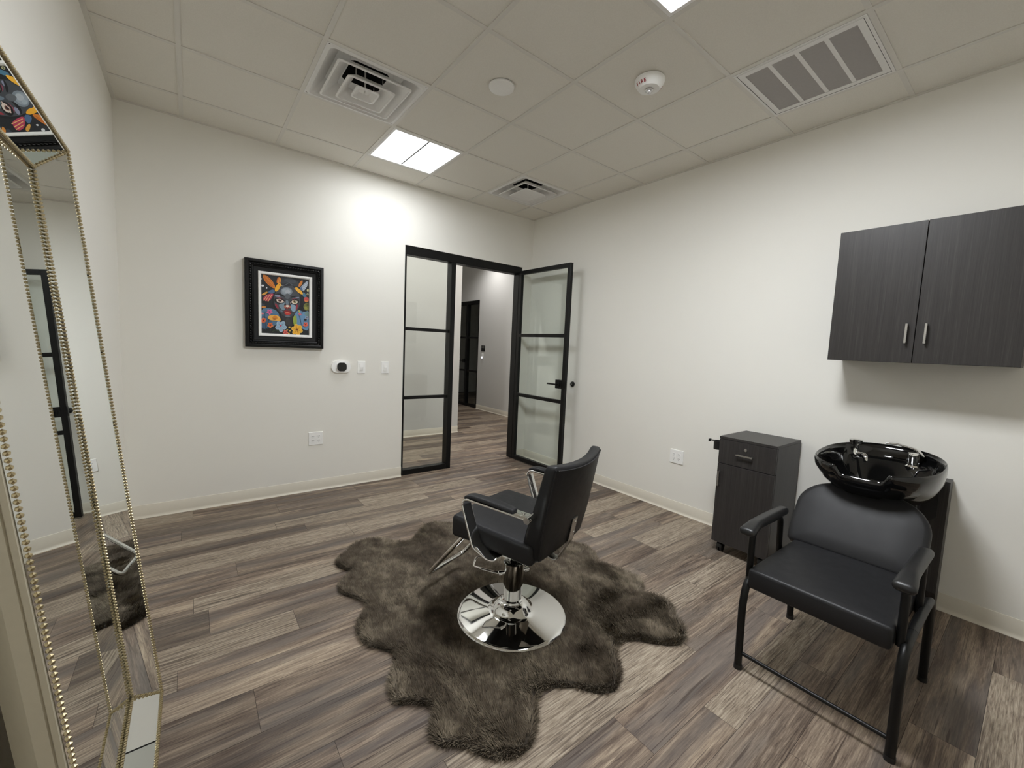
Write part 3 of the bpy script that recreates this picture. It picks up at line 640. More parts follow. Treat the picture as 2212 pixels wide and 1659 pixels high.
blob([(790, 1012), (855, 962), (890, 980), (925, 968), (992, 1024), (890, 1036)], (148, 34, 40)); blob([(806, 1022), (890, 1030), (982, 1028), (935, 1070), (850, 1068)], (208, 62, 56)); ell(888, 1022, 52, 9, (238, 132, 102)); line([(800, 1014), (890, 1008), (985, 1022)], 8, (70, 14, 20))
ell(892, 1098, 54, 18, (112, 118, 128))
blob([(340, 1400), (600, 1335), (760, 1265), (990, 1325), (1200, 1370), (1370, 1440), (1370, 1525), (340, 1490)], (30, 33, 34)); line([(560, 1440), (640, 1400), (740, 1440)], 14, (54, 70, 44)); line([(540, 1380), (520, 1460)], 12, (48, 62, 44))
blob([(380, 212), (470, 238), (560, 325), (625, 425), (640, 510), (590, 505), (500, 440), (410, 340)], (222, 130, 42))
for a, b in (((400, 240), (600, 480)), ((430, 330), (560, 480)), ((460, 250), (620, 440)), ((420, 290), (580, 490))): line([a, b], 7, (176, 84, 26))
blob([(660, 405), (672, 300), (720, 250), (760, 300), (755, 395)], (214, 118, 36)); line([(700, 390), (720, 280)], 8, (240, 190, 90)); line([(730, 390), (745, 300)], 8, (240, 190, 90))
blob([(480, 605), (510, 560), (600, 520), (640, 585), (570, 625)], (78, 108, 146)); blob([(620, 520), (685, 405), (740, 392), (778, 440), (730, 470), (715, 535), (640, 590)], (250, 182, 44)); shape([(755, 425), (792, 445), (752, 455)], (206, 184, 150)); ell(722, 430, 9, 8, (20, 20, 20))
blob([(350, 640), (470, 570), (490, 600), (400, 668)], (226, 164, 66)); blob([(400, 690), (480, 635), (610, 608), (575, 700), (510, 790), (380, 765)], (188, 62, 92))
for a, b in (((470, 660), (400, 770)), ((520, 650), (440, 780)), ((565, 640), (490, 790))): line([a, b], 12, (242, 190, 120))
blob([(1118, 480), (1135, 390), (1200, 320), (1225, 350), (1180, 450)], (214, 128, 48)); blob([(1145, 500), (1200, 440), (1310, 332), (1345, 365), (1300, 480), (1225, 570)], (158, 170, 188)); blob([(1150, 500), (1195, 460), (1225, 560), (1180, 540)], (80, 108, 146))
for a, b in (((1220, 540), (1330, 370)), ((1215, 500), (1310, 360)), ((1235, 560), (1320, 430))): line([a, b], 6, (222, 228, 234))
blob([(1195, 600), (1250, 575), (1320, 680), (1240, 700)], (80, 124, 150)); blob([(1235, 700), (1315, 672), (1368, 745), (1310, 798), (1248, 775)], (206, 82, 80)); line([(1260, 770), (1340, 770)], 14, (246, 170, 80))
blob([(1035, 500), (1075, 465), (1130, 500), (1210, 570), (1230, 640), (1150, 610), (1090, 560)], (250, 186, 54)); shape([(1048, 495), (1022, 515), (1052, 517)], (200, 196, 190)); ell(1072, 495, 8, 8, (20, 20, 20))
for p in ((385, 455, 25, 22), (463, 500, 15, 15), (352, 312, 14, 18)): ell(*p, (234, 234, 236))
ell(1332, 538, 26, 32, (226, 220, 170)); ell(1325, 622, 24, 20, (206, 204, 160)); ell(1325, 622, 12, 10, (90, 92, 60))
for a, b in (((430, 1000), (400, 1400)), ((520, 1060), (470, 1380)), ((1150, 1080), (1190, 1300)), ((1210, 980), (1200, 1060)), ((440, 1240), (430, 1400))): line([a, b], 9, (46, 70, 88))
flower(518, 1010, 66, 5, (222, 112, 166), (150, 40, 96)); flower(395, 1195, 54, 6, (226, 96, 60), (120, 40, 30), .28, (240, 150, 90)); flower(530, 1296, 58, 5, (226, 100, 54), (130, 44, 26), .3, (242, 168, 96)); ell(370, 1048, 36, 18, (224, 130, 140))
blob([(470, 1140), (510, 1085), (600, 1075), (690, 1085), (740, 1140), (748, 1205), (700, 1205), (620, 1195), (540, 1195)], (244, 184, 82)); blob([(560, 1140), (600, 1090), (660, 1090), (690, 1160), (620, 1180)], (226, 140, 44)); ell(615, 1165, 40, 14, (140, 66, 24))
blob([(620, 1290), (690, 1200), (700, 1230), (650, 1310)], (110, 150, 176)); flower(750, 1318, 118, 5, (152, 182, 208), (70, 96, 124), .08, (186, 208, 226)); ell(745, 1305, 18, 18, (206, 70, 96))
blob([(1000, 1140), (1030, 1080), (1085, 1090), (1090, 1290), (1020, 1310)], (160, 178, 72)); line([(1045, 1100), (1050, 1290)], 8, (104, 124, 50)); blob([(1110, 1000), (1140, 940), (1165, 1030)], (186, 180, 90))
flower(1092, 1390, 122, 6, (240, 176, 46), (120, 60, 22), .16, (250, 204, 96)); flower(845, 1445, 60, 5, (224, 110, 100), (150, 40, 50)); flower(1278, 1276, 56, 5, (226, 84, 62), (130, 40, 30), .28, (244, 170, 150)); flower(1150, 1050, 44, 4, (228, 120, 140), (180, 60, 80), .2, None, .3, .7); flower(1305, 1130, 44, 5, (170, 176, 200), (60, 60, 70)); ell(1275, 1170, 30, 22, (30, 34, 44))
for p in ((928, 1336, 24, 14), (880, 1396, 20, 13), (936, 1416, 18, 13), (914, 1472, 18, 12)): ell(*p, (244, 204, 96))
me_c = obj('painting', bm, 'canvas', t, False)

# ------------------------------------------------------------------ leaning mirror
MX, MY, MZ, MT = -3.496, -2.060, 0.004, 0.0944; MWD, MHT = 1.026, 1.964
A1, H1 = 0.0864, -0.0725
mup = Vector((-math.sin(MT), 0, math.cos(MT))); mn = Vector((math.cos(MT), 0, math.sin(MT))); mE = Vector((MX, MY, MZ))
t = thing('floor_mirror', 'tall leaning mirror framed in sloping mirror strips with gold beading', 'mirror', (MX, MY-MWD/2, MZ))
def mp(u, v, hh): return Vector((0, MWD/2-u, 0))+mup*v+mn*hh    # local to the thing
def corners(a, hh): return [mp(a, a, hh), mp(MWD-a, a, hh), mp(MWD-a, MHT-a, hh), mp(a, MHT-a, hh)]
L0, L1 = corners(0, 0), corners(A1, H1)
def bevelled_panel(pts):
    """mirror slip with a ground bevel round its edge"""
    c = sum(pts, Vector())/4; n = (pts[1]-pts[0]).cross(pts[3]-pts[0]).normalized()
    if n.dot(mn) < 0: n = -n
    bm = B(); outer = [p.lerp(c, 0.0)+n*0.0005 for p in pts]; inner = []
    e = 0.009
    for i in range(4):
        a = (pts[i-1]-pts[i]).normalized(); b = (pts[(i+1) % 4]-pts[i]).normalized(); sn = max(0.2, a.cross(b).length)
        inner.append(pts[i]+(a+b)*(e/sn)+n*0.0022)
    vo_ = [bm.verts.new(p) for p in outer]; vi_ = [bm.verts.new(p) for p in inner]; vb_ = [bm.verts.new(p-n*0.004) for p in pts]
    bm.faces.new(vi_); bm.faces.new(vb_[::-1])
    for i in range(4):
        j = (i+1) % 4; bm.faces.new((vo_[i], vo_[j], vi_[j], vi_[i])); bm.faces.new((vb_[i], vb_[j], vo_[j], vo_[i]))
    return bm
for i in range(4):
    j = (i+1) % 4
    obj('mirror_panel', bevelled_panel([L0[i], L0[j], L1[j], L1[i]]), 'mirror', t, False)
bm = B(); a = [bm.verts.new(p+mn*0.001) for p in L1]; b = [bm.verts.new(p-mn*0.004) for p in L1]; bm.faces.new(a); bm.faces.new(b[::-1])
for i in range(4): bm.faces.new((b[i], b[(i+1) % 4], a[(i+1) % 4], a[i]))
obj('mirror_glass', bm, 'mirror', t, False)
# painted body: side band with a groove, back shell hugging the panels
bm = B(); prf = [(0.0, 0.0), (-0.0045, -0.003), (-0.0045, -0.010), (-0.0015, -0.012), (-0.0045, -0.014), (-0.0045, -0.032), (0.010, -0.034), (A1+0.004, H1-0.012)]
loops = [[bm.verts.new(p) for p in corners(i_, h_-0.003)] for i_, h_ in prf]
for a, b in zip(loops, loops[1:]):
    for i in range(4): bm.faces.new((a[i], a[(i+1) % 4], b[(i+1) % 4], b[i]))
bm.faces.new(loops[-1]); obj('frame_body', bm, 'beige', t, ang=20)
BR, BP = 0.0050, 0.0112
def bead_row(off_in, hh, mul=1):
    bm = B(); c_ = corners(off_in, hh)
    for i in range(4): beads(bm, c_[i], c_[(i+1) % 4], BR, BP)
    return bm
obj('bead_trim', bead_row(0.001, 0.002), 'gold', t)
obj('bead_trim', bead_row(A1+0.001, H1+0.0065), 'gold', t)
for i in range(4):
    bm = B(); beads(bm, L0[i].lerp(L1[i], .05)+mn*0.004, L1[i].lerp(L0[i], .05)+mn*0.004, BR, BP); obj('corner_beading', bm, 'gold', t)

# ------------------------------------------------------------------ wall cabinet
t = thing('wall_cabinet', 'dark wood double door cabinet mounted high on the basin wall', 'cabinet', (0, -3.587, 1.404))
cw_, chh_, cd_ = 0.752, 0.752, 0.285
def local_box(name, par, mat, r, bev=0.0012, seg=1): return obj(name, bx(*r, bev=bev, seg=seg), mat, par, False)
bm = B()
for r in ((-cd_, 0, -cw_/2, -cw_/2+0.018, 0, chh_), (-cd_, 0, cw_/2-0.018, cw_/2, 0, chh_), (-cd_, 0, -cw_/2+0.018, cw_/2-0.018, 0, 0.018), (-cd_, 0, -cw_/2+0.018, cw_/2-0.018, chh_-0.018, chh_), (-0.018, 0, -cw_/2+0.018, cw_/2-0.018, 0.018, chh_-0.018)): box(bm, *r)
obj('body', bm, 'laminate', t, False)
def bar_pull(bm, c, axis, ln, out):
    """square bar pull standing off a front that faces -x"""
    x, yv, z = c; h2 = ln/2
    if axis == 'z':
        box(bm, x-out, x-out+0.010, yv-0.005, yv+0.005, z-h2, z+h2, bev=0.001, seg=1)
        for s in (-1, 1): box(bm, x-out+0.010, x, yv-0.0045, yv+0.0045, z+s*(h2-0.006)-0.005, z+s*(h2-0.006)+0.005)
    else:
        box(bm, x-out, x-out+0.010, yv-h2, yv+h2, z-0.005, z+0.005, bev=0.001, seg=1)
        for s in (-1, 1): box(bm, x-out+0.010, x, yv+s*(h2-0.006)-0.005, yv+s*(h2-0.006)+0.005, z-0.0045, z+0.0045)
    return bm
for s, yh in ((1, 0.034), (-1, -0.042)):
    a, b = (0.0015, cw_/2) if s > 0 else (-cw_/2, -0.0015)
    d_ = local_box('door', t, 'laminate', (-cd_-0.019, -cd_-0.001, a, b, 0.0, chh_))
    obj('handle', bar_pull(B(), (-cd_-0.019, yh, 0.158), 'z', 0.105, 0.028), 'steel', d_, False)

# ------------------------------------------------------------------ rolling drawer cabinet
t = thing('drawer_cabinet', 'dark wood rolling cabinet with top drawer and door beside the basin chair', 'cabinet', (-0.225, -2.853, 0))
wx, wy, z0, z1 = 0.415, 0.366, 0.078, 0.838
x0, x1 = -wx/2, wx/2
bm = B(); f0 = x0+0.020
for r in ((f0, x1, -wy/2, -wy/2+0.016, z0, z1-0.018), (f0, x1, wy/2-0.016, wy/2, z0, z1-0.018), (f0, x1, -wy/2+0.016, wy/2-0.016, z0, z0+0.016), (x1-0.016, x1, -wy/2+0.016, wy/2-0.016, z0+0.016, z1-0.018), (f0, x1-0.016, -wy/2+0.016, wy/2-0.016, z0+0.55, z0+0.566)): box(bm, *r)
obj('body', bm, 'laminate', t, False)
local_box('top', t, 'laminate', (x0, x1, -wy/2, wy/2, z1-0.018, z1))
dw = local_box('drawer', t, 'laminate', (x0, f0-0.001, -wy/2+0.001, wy/2-0.001, 0.648, z1-0.020))
obj('handle', bar_pull(B(), (x0, 0.004, 0.731), 'y', 0.105, 0.028), 'steel', dw, False)
obj('lock', cyl(cyl(B(), (x0, 0.004, 0.772), (x0-0.006, 0.004, 0.772), 0.010, 20), (x0-0.006, 0.004, 0.772), (x0-0.009, 0.004, 0.772), 0.007, 20), 'steel', dw)
do = local_box('door', t, 'laminate', (x0, f0-0.001, -wy/2+0.001, wy/2-0.001, z0, 0.644))
obj('handle', bar_pull(B(), (x0, wy/2-0.022, 0.538), 'z', 0.105, 0.028), 'steel', do, False)
for sx in (x0+0.055, x1-0.05):
    for sy in (-wy/2+0.045, wy/2-0.045):
        bm = bx(sx-0.022, sx+0.022, sy-0.022, sy+0.022, z0-0.004, z0); cyl(bm, (sx, sy, z0-0.03), (sx, sy, z0-0.004), 0.008, 10)
        bm2 = bm; sweep(bm2, fillet([(sx-0.026, sy, 0.030), (sx-0.018, sy, 0.056), (sx+0.018, sy, 0.056), (sx+0.026, sy, 0.030)], 0.012), rrect(0.038, 0.006, 0.002), side=(0, 1, 0))
        for dy in (-0.011, 0.011): cyl(bm2, (sx, sy+dy-0.007, 0.0235), (sx, sy+dy+0.007, 0.0235), 0.0235, 20)
        obj('caster', bm2, 'black_plastic', t)
bm = lathe(B(), [(0.030, 0.0), (0.034, 0.0), (0.032, -0.06), (0.0, -0.062), (0.0, -0.058), (0.029, -0.056), (0.030, 0.0)], 28, (-0.135, wy/2+0.038, 0.785))
box(bm, -0.155, -0.115, wy/2, wy/2+0.008, 0.73, 0.79, bev=0.002); box(bm, -0.141, -0.129, wy/2+0.068, wy/2+0.108, 0.778, 0.786, bev=0.002); box(bm, -0.150, -0.120, wy/2+0.100, wy/2+0.108, 0.770, 0.790, bev=0.002)
obj('tool_holder', bm, 'black_plastic', t)

# ------------------------------------------------------------------ backwash basin on its pedestal
t = thing('wash_basin', 'glossy black shampoo basin on a dark wood wall pedestal', 'basin', (0, -3.575, 0))
bm = B(); pw_ = 0.42
prism(bm, [(-0.012, 0.0), (-0.012, 0.765), (-0.125, 0.765), (-0.125, 0.13), (-0.055, 0.0)], lambda u, v, w: (u, pw_/2-0.012-w, v), pw_-0.02)
obj('pedestal', bm, 'laminate', t, False)
bm = prism(B(), [(-0.165, 0.715), (-0.165, 0.56), (-0.08, 0.46), (0.165, 0.46), (0.165, 0.715)], lambda u, v, w: (-0.125-w, u, v), 0.006); obj('access_panel', bm, 'black_plastic', t, False)
BCX, BCY, BA, BBW, BZ = -0.545, 0.030, 0.356, 0.246, 0.900
NTH = 144
def sup(th, a, b, p=2.5):
    c_, s_ = math.cos(th), math.sin(th); return (a*math.copysign(abs(c_)**(2/p), c_), b*math.copysign(abs(s_)**(2/p), s_))
def ss(x, a, b): q_ = min(max((x-a)/(b-a), 0), 1); return q_*q_*(3-2*q_)
def rimz(th):
    d = abs(((th-PI+PI) % (2*PI))-PI); d = PI-abs(((th) % (2*PI))-PI) if False else abs((th % (2*PI))-PI)   # angle from the front (-x)
    return BZ-0.046*(1-ss(d, 0.23, 0.36))+0.006*(1-ss(PI-d, 0, 1.2))
def notch_in(th):
    d = abs((th % (2*PI))-PI); return 1-0.07*(1-ss(d, 0.22, 0.40))
prof_out = [(0.965, 0.0), (0.985, 0.006), (1.0, 0.002), (1.008, -0.012), (1.005, -0.04), (0.975, -0.090), (0.90, -0.140), (0.79, -0.192), (0.61, -0.228), (0.38, -0.247), (0.0, -0.250)]
prof_in = [(0.965, 0.0), (0.945, -0.004), (0.930, -0.018), (0.915, -0.05), (0.86, -0.10), (0.74, -0.138), (0.5, -0.155), (0.2, -0.162), (0.0, -0.163)]
bm = B()
def bowl_ring(s, dz, inner):
    if s == 0: return [bm.verts.new((BCX+(0.03 if not inner else -0.02), BCY, BZ+dz))]
    out = []
    for i in range(NTH):
        th = 2*PI*i/NTH; x, yv = sup(th, BA*s*notch_in(th), BBW*s); low = max(0.0, 1-abs(dz)/0.20)
        z = BZ+dz+(rimz(th)-BZ)*low
        if inner:
            xd = x+0.0; ledge = BZ-0.062
            if x > BA*0.52: z = max(z, ledge-0.045*(1-ss(x, BA*0.52, BA*0.60)))
        else: x += 0.20*(max(0.0, abs(dz)-0.03)/0.185)*0.95
        out.append(bm.verts.new((BCX+x, BCY+yv, z+0.05*x*low)))
    return out
def skin(rings):
    for a, b in zip(rings, rings[1:]):
        n_ = max(len(a), len(b))
        for i in range(n_):
            j = (i+1) % n_
            if len(b) == 1: bm.faces.new((a[i], a[j], b[0]))
            else: bm.faces.new((a[i], a[j], b[j], b[i]))
r_first = bowl_ring(*prof_out[0], False)
skin([r_first]+[bowl_ring(s, dz, False) for s, dz in prof_out[1:]]); skin([r_first]+[bowl_ring(s, dz, True) for s, dz in prof_in[1:]])
obj('bowl', bm, 'gloss_black', t, ang=60)
obj('bowl_bracket', box(bx(-0.26, -0.125, -0.10, 0.14, 0.58, 0.715, bev=0.004), -0.42, -0.24, -0.06, 0.11, 0.63, 0.71, bev=0.004), 'black_plastic', t, False)
# hand spray on its rest, mixer tap with lever
lz = BZ-0.062
bm = lathe(B(), [(0, 0.0), (0.030, 0.0), (0.030, 0.008), (0.024, 0.012), (0.020, 0.045), (0.017, 0.065), (0.020, 0.072), (0.031, 0.086), (0.032, 0.100), (0.026, 0.104), (0, 0.104)], 28, (-0.265, 0.190, lz)); obj('spray_head', bm, 'chrome', t)
bm = sweep(B(), fillet([(-0.265, 0.190, lz+0.02), (-0.270, 0.145, lz+0.026), (-0.295, 0.130, lz+0.016), (-0.31, 0.125, lz-0.030)], 0.02), circ(0.011, 12)); obj('spray_spout', bm, 'chrome', t)
bm = lathe(B(), [(0, 0.0), (0.034, 0.0), (0.034, 0.006), (0.027, 0.014), (0.0255, 0.055), (0.027, 0.066), (0.024, 0.078), (0, 0.080)], 28, (-0.275, -0.065, lz)); obj('tap_body', bm, 'chrome', t)
lv = sweep(B(), fillet([(-0.268, -0.104, lz+0.068), (-0.272, -0.070, lz+0.100), (-0.285, 0.005, lz+0.116), (-0.290, 0.050, lz+0.112)], 0.04), rrect(0.036, 0.010, 0.004), side=(1, 0, 0)); obj('tap_lever', lv, 'chrome', t)

# ------------------------------------------------------------------ shampoo chair in front of the basin
t = thing('shampoo_chair', 'wide black vinyl shampoo chair with tube frame in front of the basin', 'chair', (-1.15, -3.575, 0))
def rel(p): return (p[0]+1.15, p[1]+3.575, p[2])
YL, YR = -3.315, -3.832          # tube frame planes (far side, near side)
TR = 0.0155
for yv, s in ((YL, 1), (YR, -1)):
    yo = yv
    obj('leg', sweep(B(), [rel(p) for p in fillet([(-1.455, yo, 0.004), (-1.468, yo, 0.30), (-1.445, yo, 0.405), (-1.30, yo, 0.418)], [0.3, 0.06], 8)], circ(TR, 14)), 'black_metal', t)
    obj('leg', sweep(B(), [rel(p) for p in fillet([(-0.838, yo, 0.004), (-0.872, yo, 0.30), (-0.905, yo, 0.405), (-1.05, yo, 0.418)], [0.3, 0.06], 8)], circ(TR, 14)), 'black_metal', t)
    obj('side_rail', sweep(B(), [rel((-1.31, yo, 0.418)), rel((-1.04, yo, 0.418))], circ(TR, 14)), 'black_metal', t)
    for x in (-1.455, -0.838): obj('foot_cap', cyl(B(), rel((x, yo, 0)), rel((x, yo, 0.02)), 0.0172, 16), 'black_plastic', t)
    ya = -3.308 if s > 0 else -3.815
    ar = obj('armrest', sweep(B(), [rel(p) for p in fillet([(-1.408, ya, 0.40), (-1.412, ya, 0.638), (-1.10, ya, 0.632), (-1.075, ya, 0.40)], 0.045, 8)], circ(0.0135, 12)), 'black_metal', t)
    pad = rbox(0.42, 0.050, 0.040, 0.017, 4, (12, 1, 1))
    def bend(x, yy, z):
        u = (x+0.21)/0.42; wdt = 1.0+0.35*(1-ss(u, 0.0, 0.30)); dz = -0.016*(1-ss(u, 0, 0.25))+0.004*math.sin(PI*u)
        return rel((-1.485+x+0.21, ya+yy*wdt, 0.652+z*(1.0-0.1*(1-u))+dz))
    obj('arm_pad', deform(pad, bend), 'black_plastic', ar)
    yi = yv-0.020 if s > 0 else yv+0.020
    a_, b_ = rel((-1.36, yi-0.003, 0.375)), rel((-0.96, yi+0.003, 0.405)); obj('hinge_strap', bx(a_[0], b_[0], a_[1], b_[1], a_[2], b_[2], bev=0.002), 'grey_steel', t)
obj('front_bar', sweep(B(), [rel((-1.457, YL, 0.078)), rel((-1.457, YR, 0.078))], circ(0.0085, 12)), 'black_metal', t)
obj('rear_bar', sweep(B(), [rel((-0.90, YL, 0.395)), rel((-0.90, YR, 0.395))], circ(0.0085, 12)), 'black_metal', t)
st = rbox(0.575, 0.478, 0.088, 0.014, 3, (8, 8, 2))
def seatf(x, yv, z):
    cr = 0.010*(1-(2*x/0.575)**2)*(1-(2*yv/0.478)**2) if z > 0 else 0
    return rel((-1.176+x, -3.5615+yv, 0.431+z+cr))
obj('seat', deform(st, seatf), 'vinyl', t, ang=50)
# backrest: arched cushion, built as a flat outline and then leaned
bw, bh, bt = 0.515, 0.362, 0.060
def arch():
    pts = []
    for i in range(13): a = i/12*PI/2; pts.append((bw/2-0.17+0.17*math.cos(a), bh-0.15+0.15*math.sin(a)))
    for i in range(13): a = PI/2+i/12*PI/2; pts.append((-bw/2+0.17+0.17*math.cos(a), bh-0.15+0.15*math.sin(a)))
    pts += [(-bw/2-0.002, 0.08), (-bw/2+0.006, 0.014), (-bw/2+0.02, 0.0), (0, -0.001), (bw/2-0.02, 0.0), (bw/2-0.006, 0.014), (bw/2+0.002, 0.08)]
    return pts
bm = B(); ol = arch(); cen = (0.0, bh*0.48); layers = []
for sc, d in ((0.0, 0.004), (0.55, 0.004), (0.90, 0.0015), (0.972, -0.004), (0.996, -0.014), (1.0, -0.026), (0.996, -0.044), (0.975, -0.056), (0.0, -0.060)):
    layers.append([(cen[0]+(x-cen[0])*sc, cen[1]+(yv-cen[1])*sc, d) for x, yv in ol] if sc else [(cen[0], cen[1], d)])
lean = math.radians(33.5)
def leanp(x, yv, d):
    ux = Vector((math.sin(lean), 0, math.cos(lean))); nx = Vector((-math.cos(lean), 0, math.sin(lean)))
    return Vector(rel((-0.948, -3.543+0, 0.472)))+ux*yv+nx*d+Vector((0, x, 0))
rg = [[bm.verts.new(leanp(*q)) for q in l_] for l_ in layers]
for a, b in zip(rg, rg[1:]):
    n_ = max(len(a), len(b))
    for i in range(n_):
        j = (i+1) % n_
        if len(a) == 1: bm.faces.new((a[0], b[i], b[j]))
        elif len(b) == 1: bm.faces.new((a[i], a[j], b[0]))
        else: bm.faces.new((a[i], a[j], b[j], b[i]))
obj('backrest', bm, 'vinyl', t, ang=50)
for s in (-1, 1):
    obj('back_strut', sweep(B(), [leanp(s*0.19, 0.20, -0.064), leanp(s*0.19, -0.02, -0.064), Vector(rel((-0.98, -3.543+s*0.19, 0.40)))], rrect(0.03, 0.006, 0.002), side=(0, 1, 0)), 'black_metal', t)

# ------------------------------------------------------------------ barber chair
BC = Vector((-2.088, -2.462, 0)); TH = math.radians(19.5)
RUGH = 0.020
t = thing('styling_chair', 'black vinyl hydraulic styling chair with chrome arms and round chrome base', 'chair', (BC.x, BC.y, 0), TH)
# local frame: +y is the way the chair faces, +x its right
obj('base', lathe(B(), [(0, 0.012), (0.270, 0.012), (0.279, 0.016), (0.281, 0.024), (0.276, 0.029), (0.262, 0.033), (0.125, 0.050), (0.112, 0.054), (0.098, 0.066), (0.085, 0.082), (0.066, 0.094), (0.052, 0.098), (0, 0.098)], 72), 'chrome', t, ang=50)
obj('pump_column', lathe(B(), [(0, 0.096), (0.053, 0.096), (0.054, 0.106), (0.047, 0.111), (0.0465, 0.215), (0, 0.215)], 40), 'chrome', t, ang=40)
obj('pump_sleeve', lathe(B(), [(0.0475, 0.186), (0.051, 0.186), (0.0525, 0.300), (0.050, 0.302), (0.0485, 0.298), (0.0480, 0.21), (0.0475, 0.186)], 40), 'chrome', t, ang=40)
obj('piston', cyl(cyl(B(), (0, 0, 0.20), (0, 0, 0.45), 0.016, 20), (0, 0, 0.215), (0, 0, 0.23), 0.046, 32), 'chrome', t)
pd = sweep(B(), fillet([(-0.060, 0.040, 0.25), (-0.070, 0.085, 0.25), (-0.092, 0.190, 0.253), (-0.035, 0.216, 0.268), (0.062, 0.135, 0.272), (0.080, 0.0, 0.262), (0.060, -0.048, 0.25)], 0.018), circ(0.0058, 10))
obj('pump_pedal', pd, 'chrome', t)
ad = Vector((0.79, -0.61, 0)); zc_ = Vector((0, 0, 0.25))
bm = cyl(cyl(B(), zc_-ad*0.078, zc_+ad*0.085, 0.0085, 16), zc_-ad*0.082, zc_-ad*0.066, 0.0115, 16); cyl(bm, zc_+ad*0.062, zc_+ad*0.080, 0.0115, 16); obj('pedal_axle', bm, 'chrome', t)
obj('under_plate', box(bx(-0.14, 0.14, -0.16, 0.15, 0.447, 0.462, bev=0.004), -0.10, 0.10, -0.09, 0.09, 0.425, 0.449, bev=0.003), 'black_metal', t)
# seat cushion: wider than deep, waterfall front
sw_, sd_, sh_ = 0.505, 0.455, 0.096
st = rbox(sw_, sd_, sh_, 0.020, 4, (10, 12, 2))
def sf(x, yv, z):
    v_ = (yv+sd_/2)/sd_; top = 1 if z > 0 else 0
    cr = 0.012*(1-(2*x/sw_)**2)*top
    taper = 1.0-0.02*ss(v_, 0.6, 1.0)
    zz = 0.506+0.027*(v_-0.3)+z+cr-(0.010*ss(v_, 0.7, 1.0) if not top else 0)
    return (x*taper, yv-0.010, zz)
seat = obj('seat', deform(st, sf), 'vinyl', t, ang=50)
def welt(par, pts, r=0.0035): return obj('piping', sweep(B(), pts, circ(r, 6)), 'vinyl', par)
# backrest: concave slab leaning back, crest rolled at the top
bW, bT = 0.505, 0.090
Z0b, Z1b = 0.462, 0.900
sl = rbox(bW, bT, Z1b-Z0b, 0.024, 4, (14, 1, 12))
def bf(x, yv, z):
    u = (z+(Z1b-Z0b)/2)/(Z1b-Z0b)                              # 0 bottom .. 1 top
    zv = Z0b+u*(Z1b-Z0b); fr_ = -0.206-0.290*(zv-0.644); re_ = -0.282-0.165*(zv-0.583)
    lean_ = (fr_+re_)/2; wid = 1.0-0.12*(1-ss(u, 0.0, 0.35))   # narrower at the bottom
    conc = -(0.010+0.026*u)*(1-(2*x/bW)**2)                    # hollow middle
    thick = (fr_-re_)/bT
    zz = Z0b+u*(Z1b-Z0b)+0.018*(2*x/bW)**2*ss(u, .6, 1)
    return (x*wid, lean_+yv*thick+conc, zz)
bk = obj('backrest', deform(sl, bf), 'vinyl', t, ang=50)
for yy in (-bT/2+0.003,):
    a_ = [bf(x*(bW-0.03)/2, yy-0.004, (Z1b-Z0b)/2-0.022) for x in [q/12-1 for q in range(25)]]
    welt(bk, [Vector(p)+Vector((0, -0.001, 0.004)) for p in a_])
for s in (-1, 1): welt(bk, [Vector(bf(s*(bW/2-0.010), -bT/2+0.010, (Z1b-Z0b)*(q/12-0.5)*0.93))+Vector((s*0.003, -0.002, 0)) for q in range(13)])
# chrome strap that carries the back
def strap_y(z): return bf(0, -bT/2, z-(Z0b+Z1b)/2)[1]
pts = fillet([(0.0, -0.06, 0.440), (0.0, -0.12, 0.400), (0.0, -0.225, 0.372), (0.0, strap_y(0.50)-0.008, 0.49), (0.0, strap_y(0.60)-0.005, 0.605)], [0.03, 0.03, 0.05], 6)
bm = sweep(B(), [(0.035, p[1], p[2]) for p in pts], rrect(0.050, 0.007, 0.003), side=(1, 0, 0)); obj('back_strap', bm, 'steel', t)
for z, dx in ((0.585, 0.0), (0.530, 0.010), (0.518, -0.012)): obj('strap_bolt', ball(B(), (0.035+dx, strap_y(z)-0.010, z), 0.0045, 8, 6), 'chrome', t)
# chrome arms with black pads
for s in (-1, 1):
    xa = s*0.288
    P_ = fillet([(xa, -0.250, 0.690), (xa, 0.108, 0.706), (xa, 0.078, 0.62), (xa, 0.030, 0.492), (xa*0.95, -0.035, 0.452), (xa*0.45, -0.05, 0.450)], [0.034, 0.15, 0.045, 0.02], 8)
    ar = obj('armrest', sweep(B(), P_, rrect(0.066, 0.010, 0.0045), side=(1, 0, 0.0)), 'chrome', t, ang=40)
    pad = rbox(0.054, 0.265, 0.018, 0.0085, 3, (1, 10, 1))
    def pf(x, yv, z):
        u = (yv+0.1325)/0.265; return (xa+x*(1-0.25*(1-ss(u, 0, .3))), -0.170+0.262*u, 0.703+0.012*u+z+0.005*math.sin(PI*u)-0.008*ss(u, .85, 1))
    obj('arm_pad', deform(pad, pf), 'vinyl', ar, ang=50)
    bm = cyl(cyl(B(), (xa, -0.246, 0.690), (xa-s*0.055, -0.246, 0.690), 0.010, 14), (xa+s*0.034, -0.246, 0.690), (xa-s*0.034, -0.246, 0.690), 0.0145, 18)
    for dx in (-0.012, 0.012): cyl(bm, (xa+dx, -0.205, 0.694), (xa+dx, -0.205, 0.701), 0.008, 10)
    obj('arm_bracket', bm, 'chrome', ar)
# footrest loop
P_ = fillet([(-0.13, 0.05, 0.455), (-0.150, 0.195, 0.450), (-0.152, 0.455, 0.146), (0.152, 0.455, 0.146), (0.150, 0.195, 0.450), (0.13, 0.05, 0.455)], [0.05, 0.03, 0.03, 0.05], 6)
obj('footrest', sweep(B(), P_, circ(0.0115, 14)), 'chrome', t)

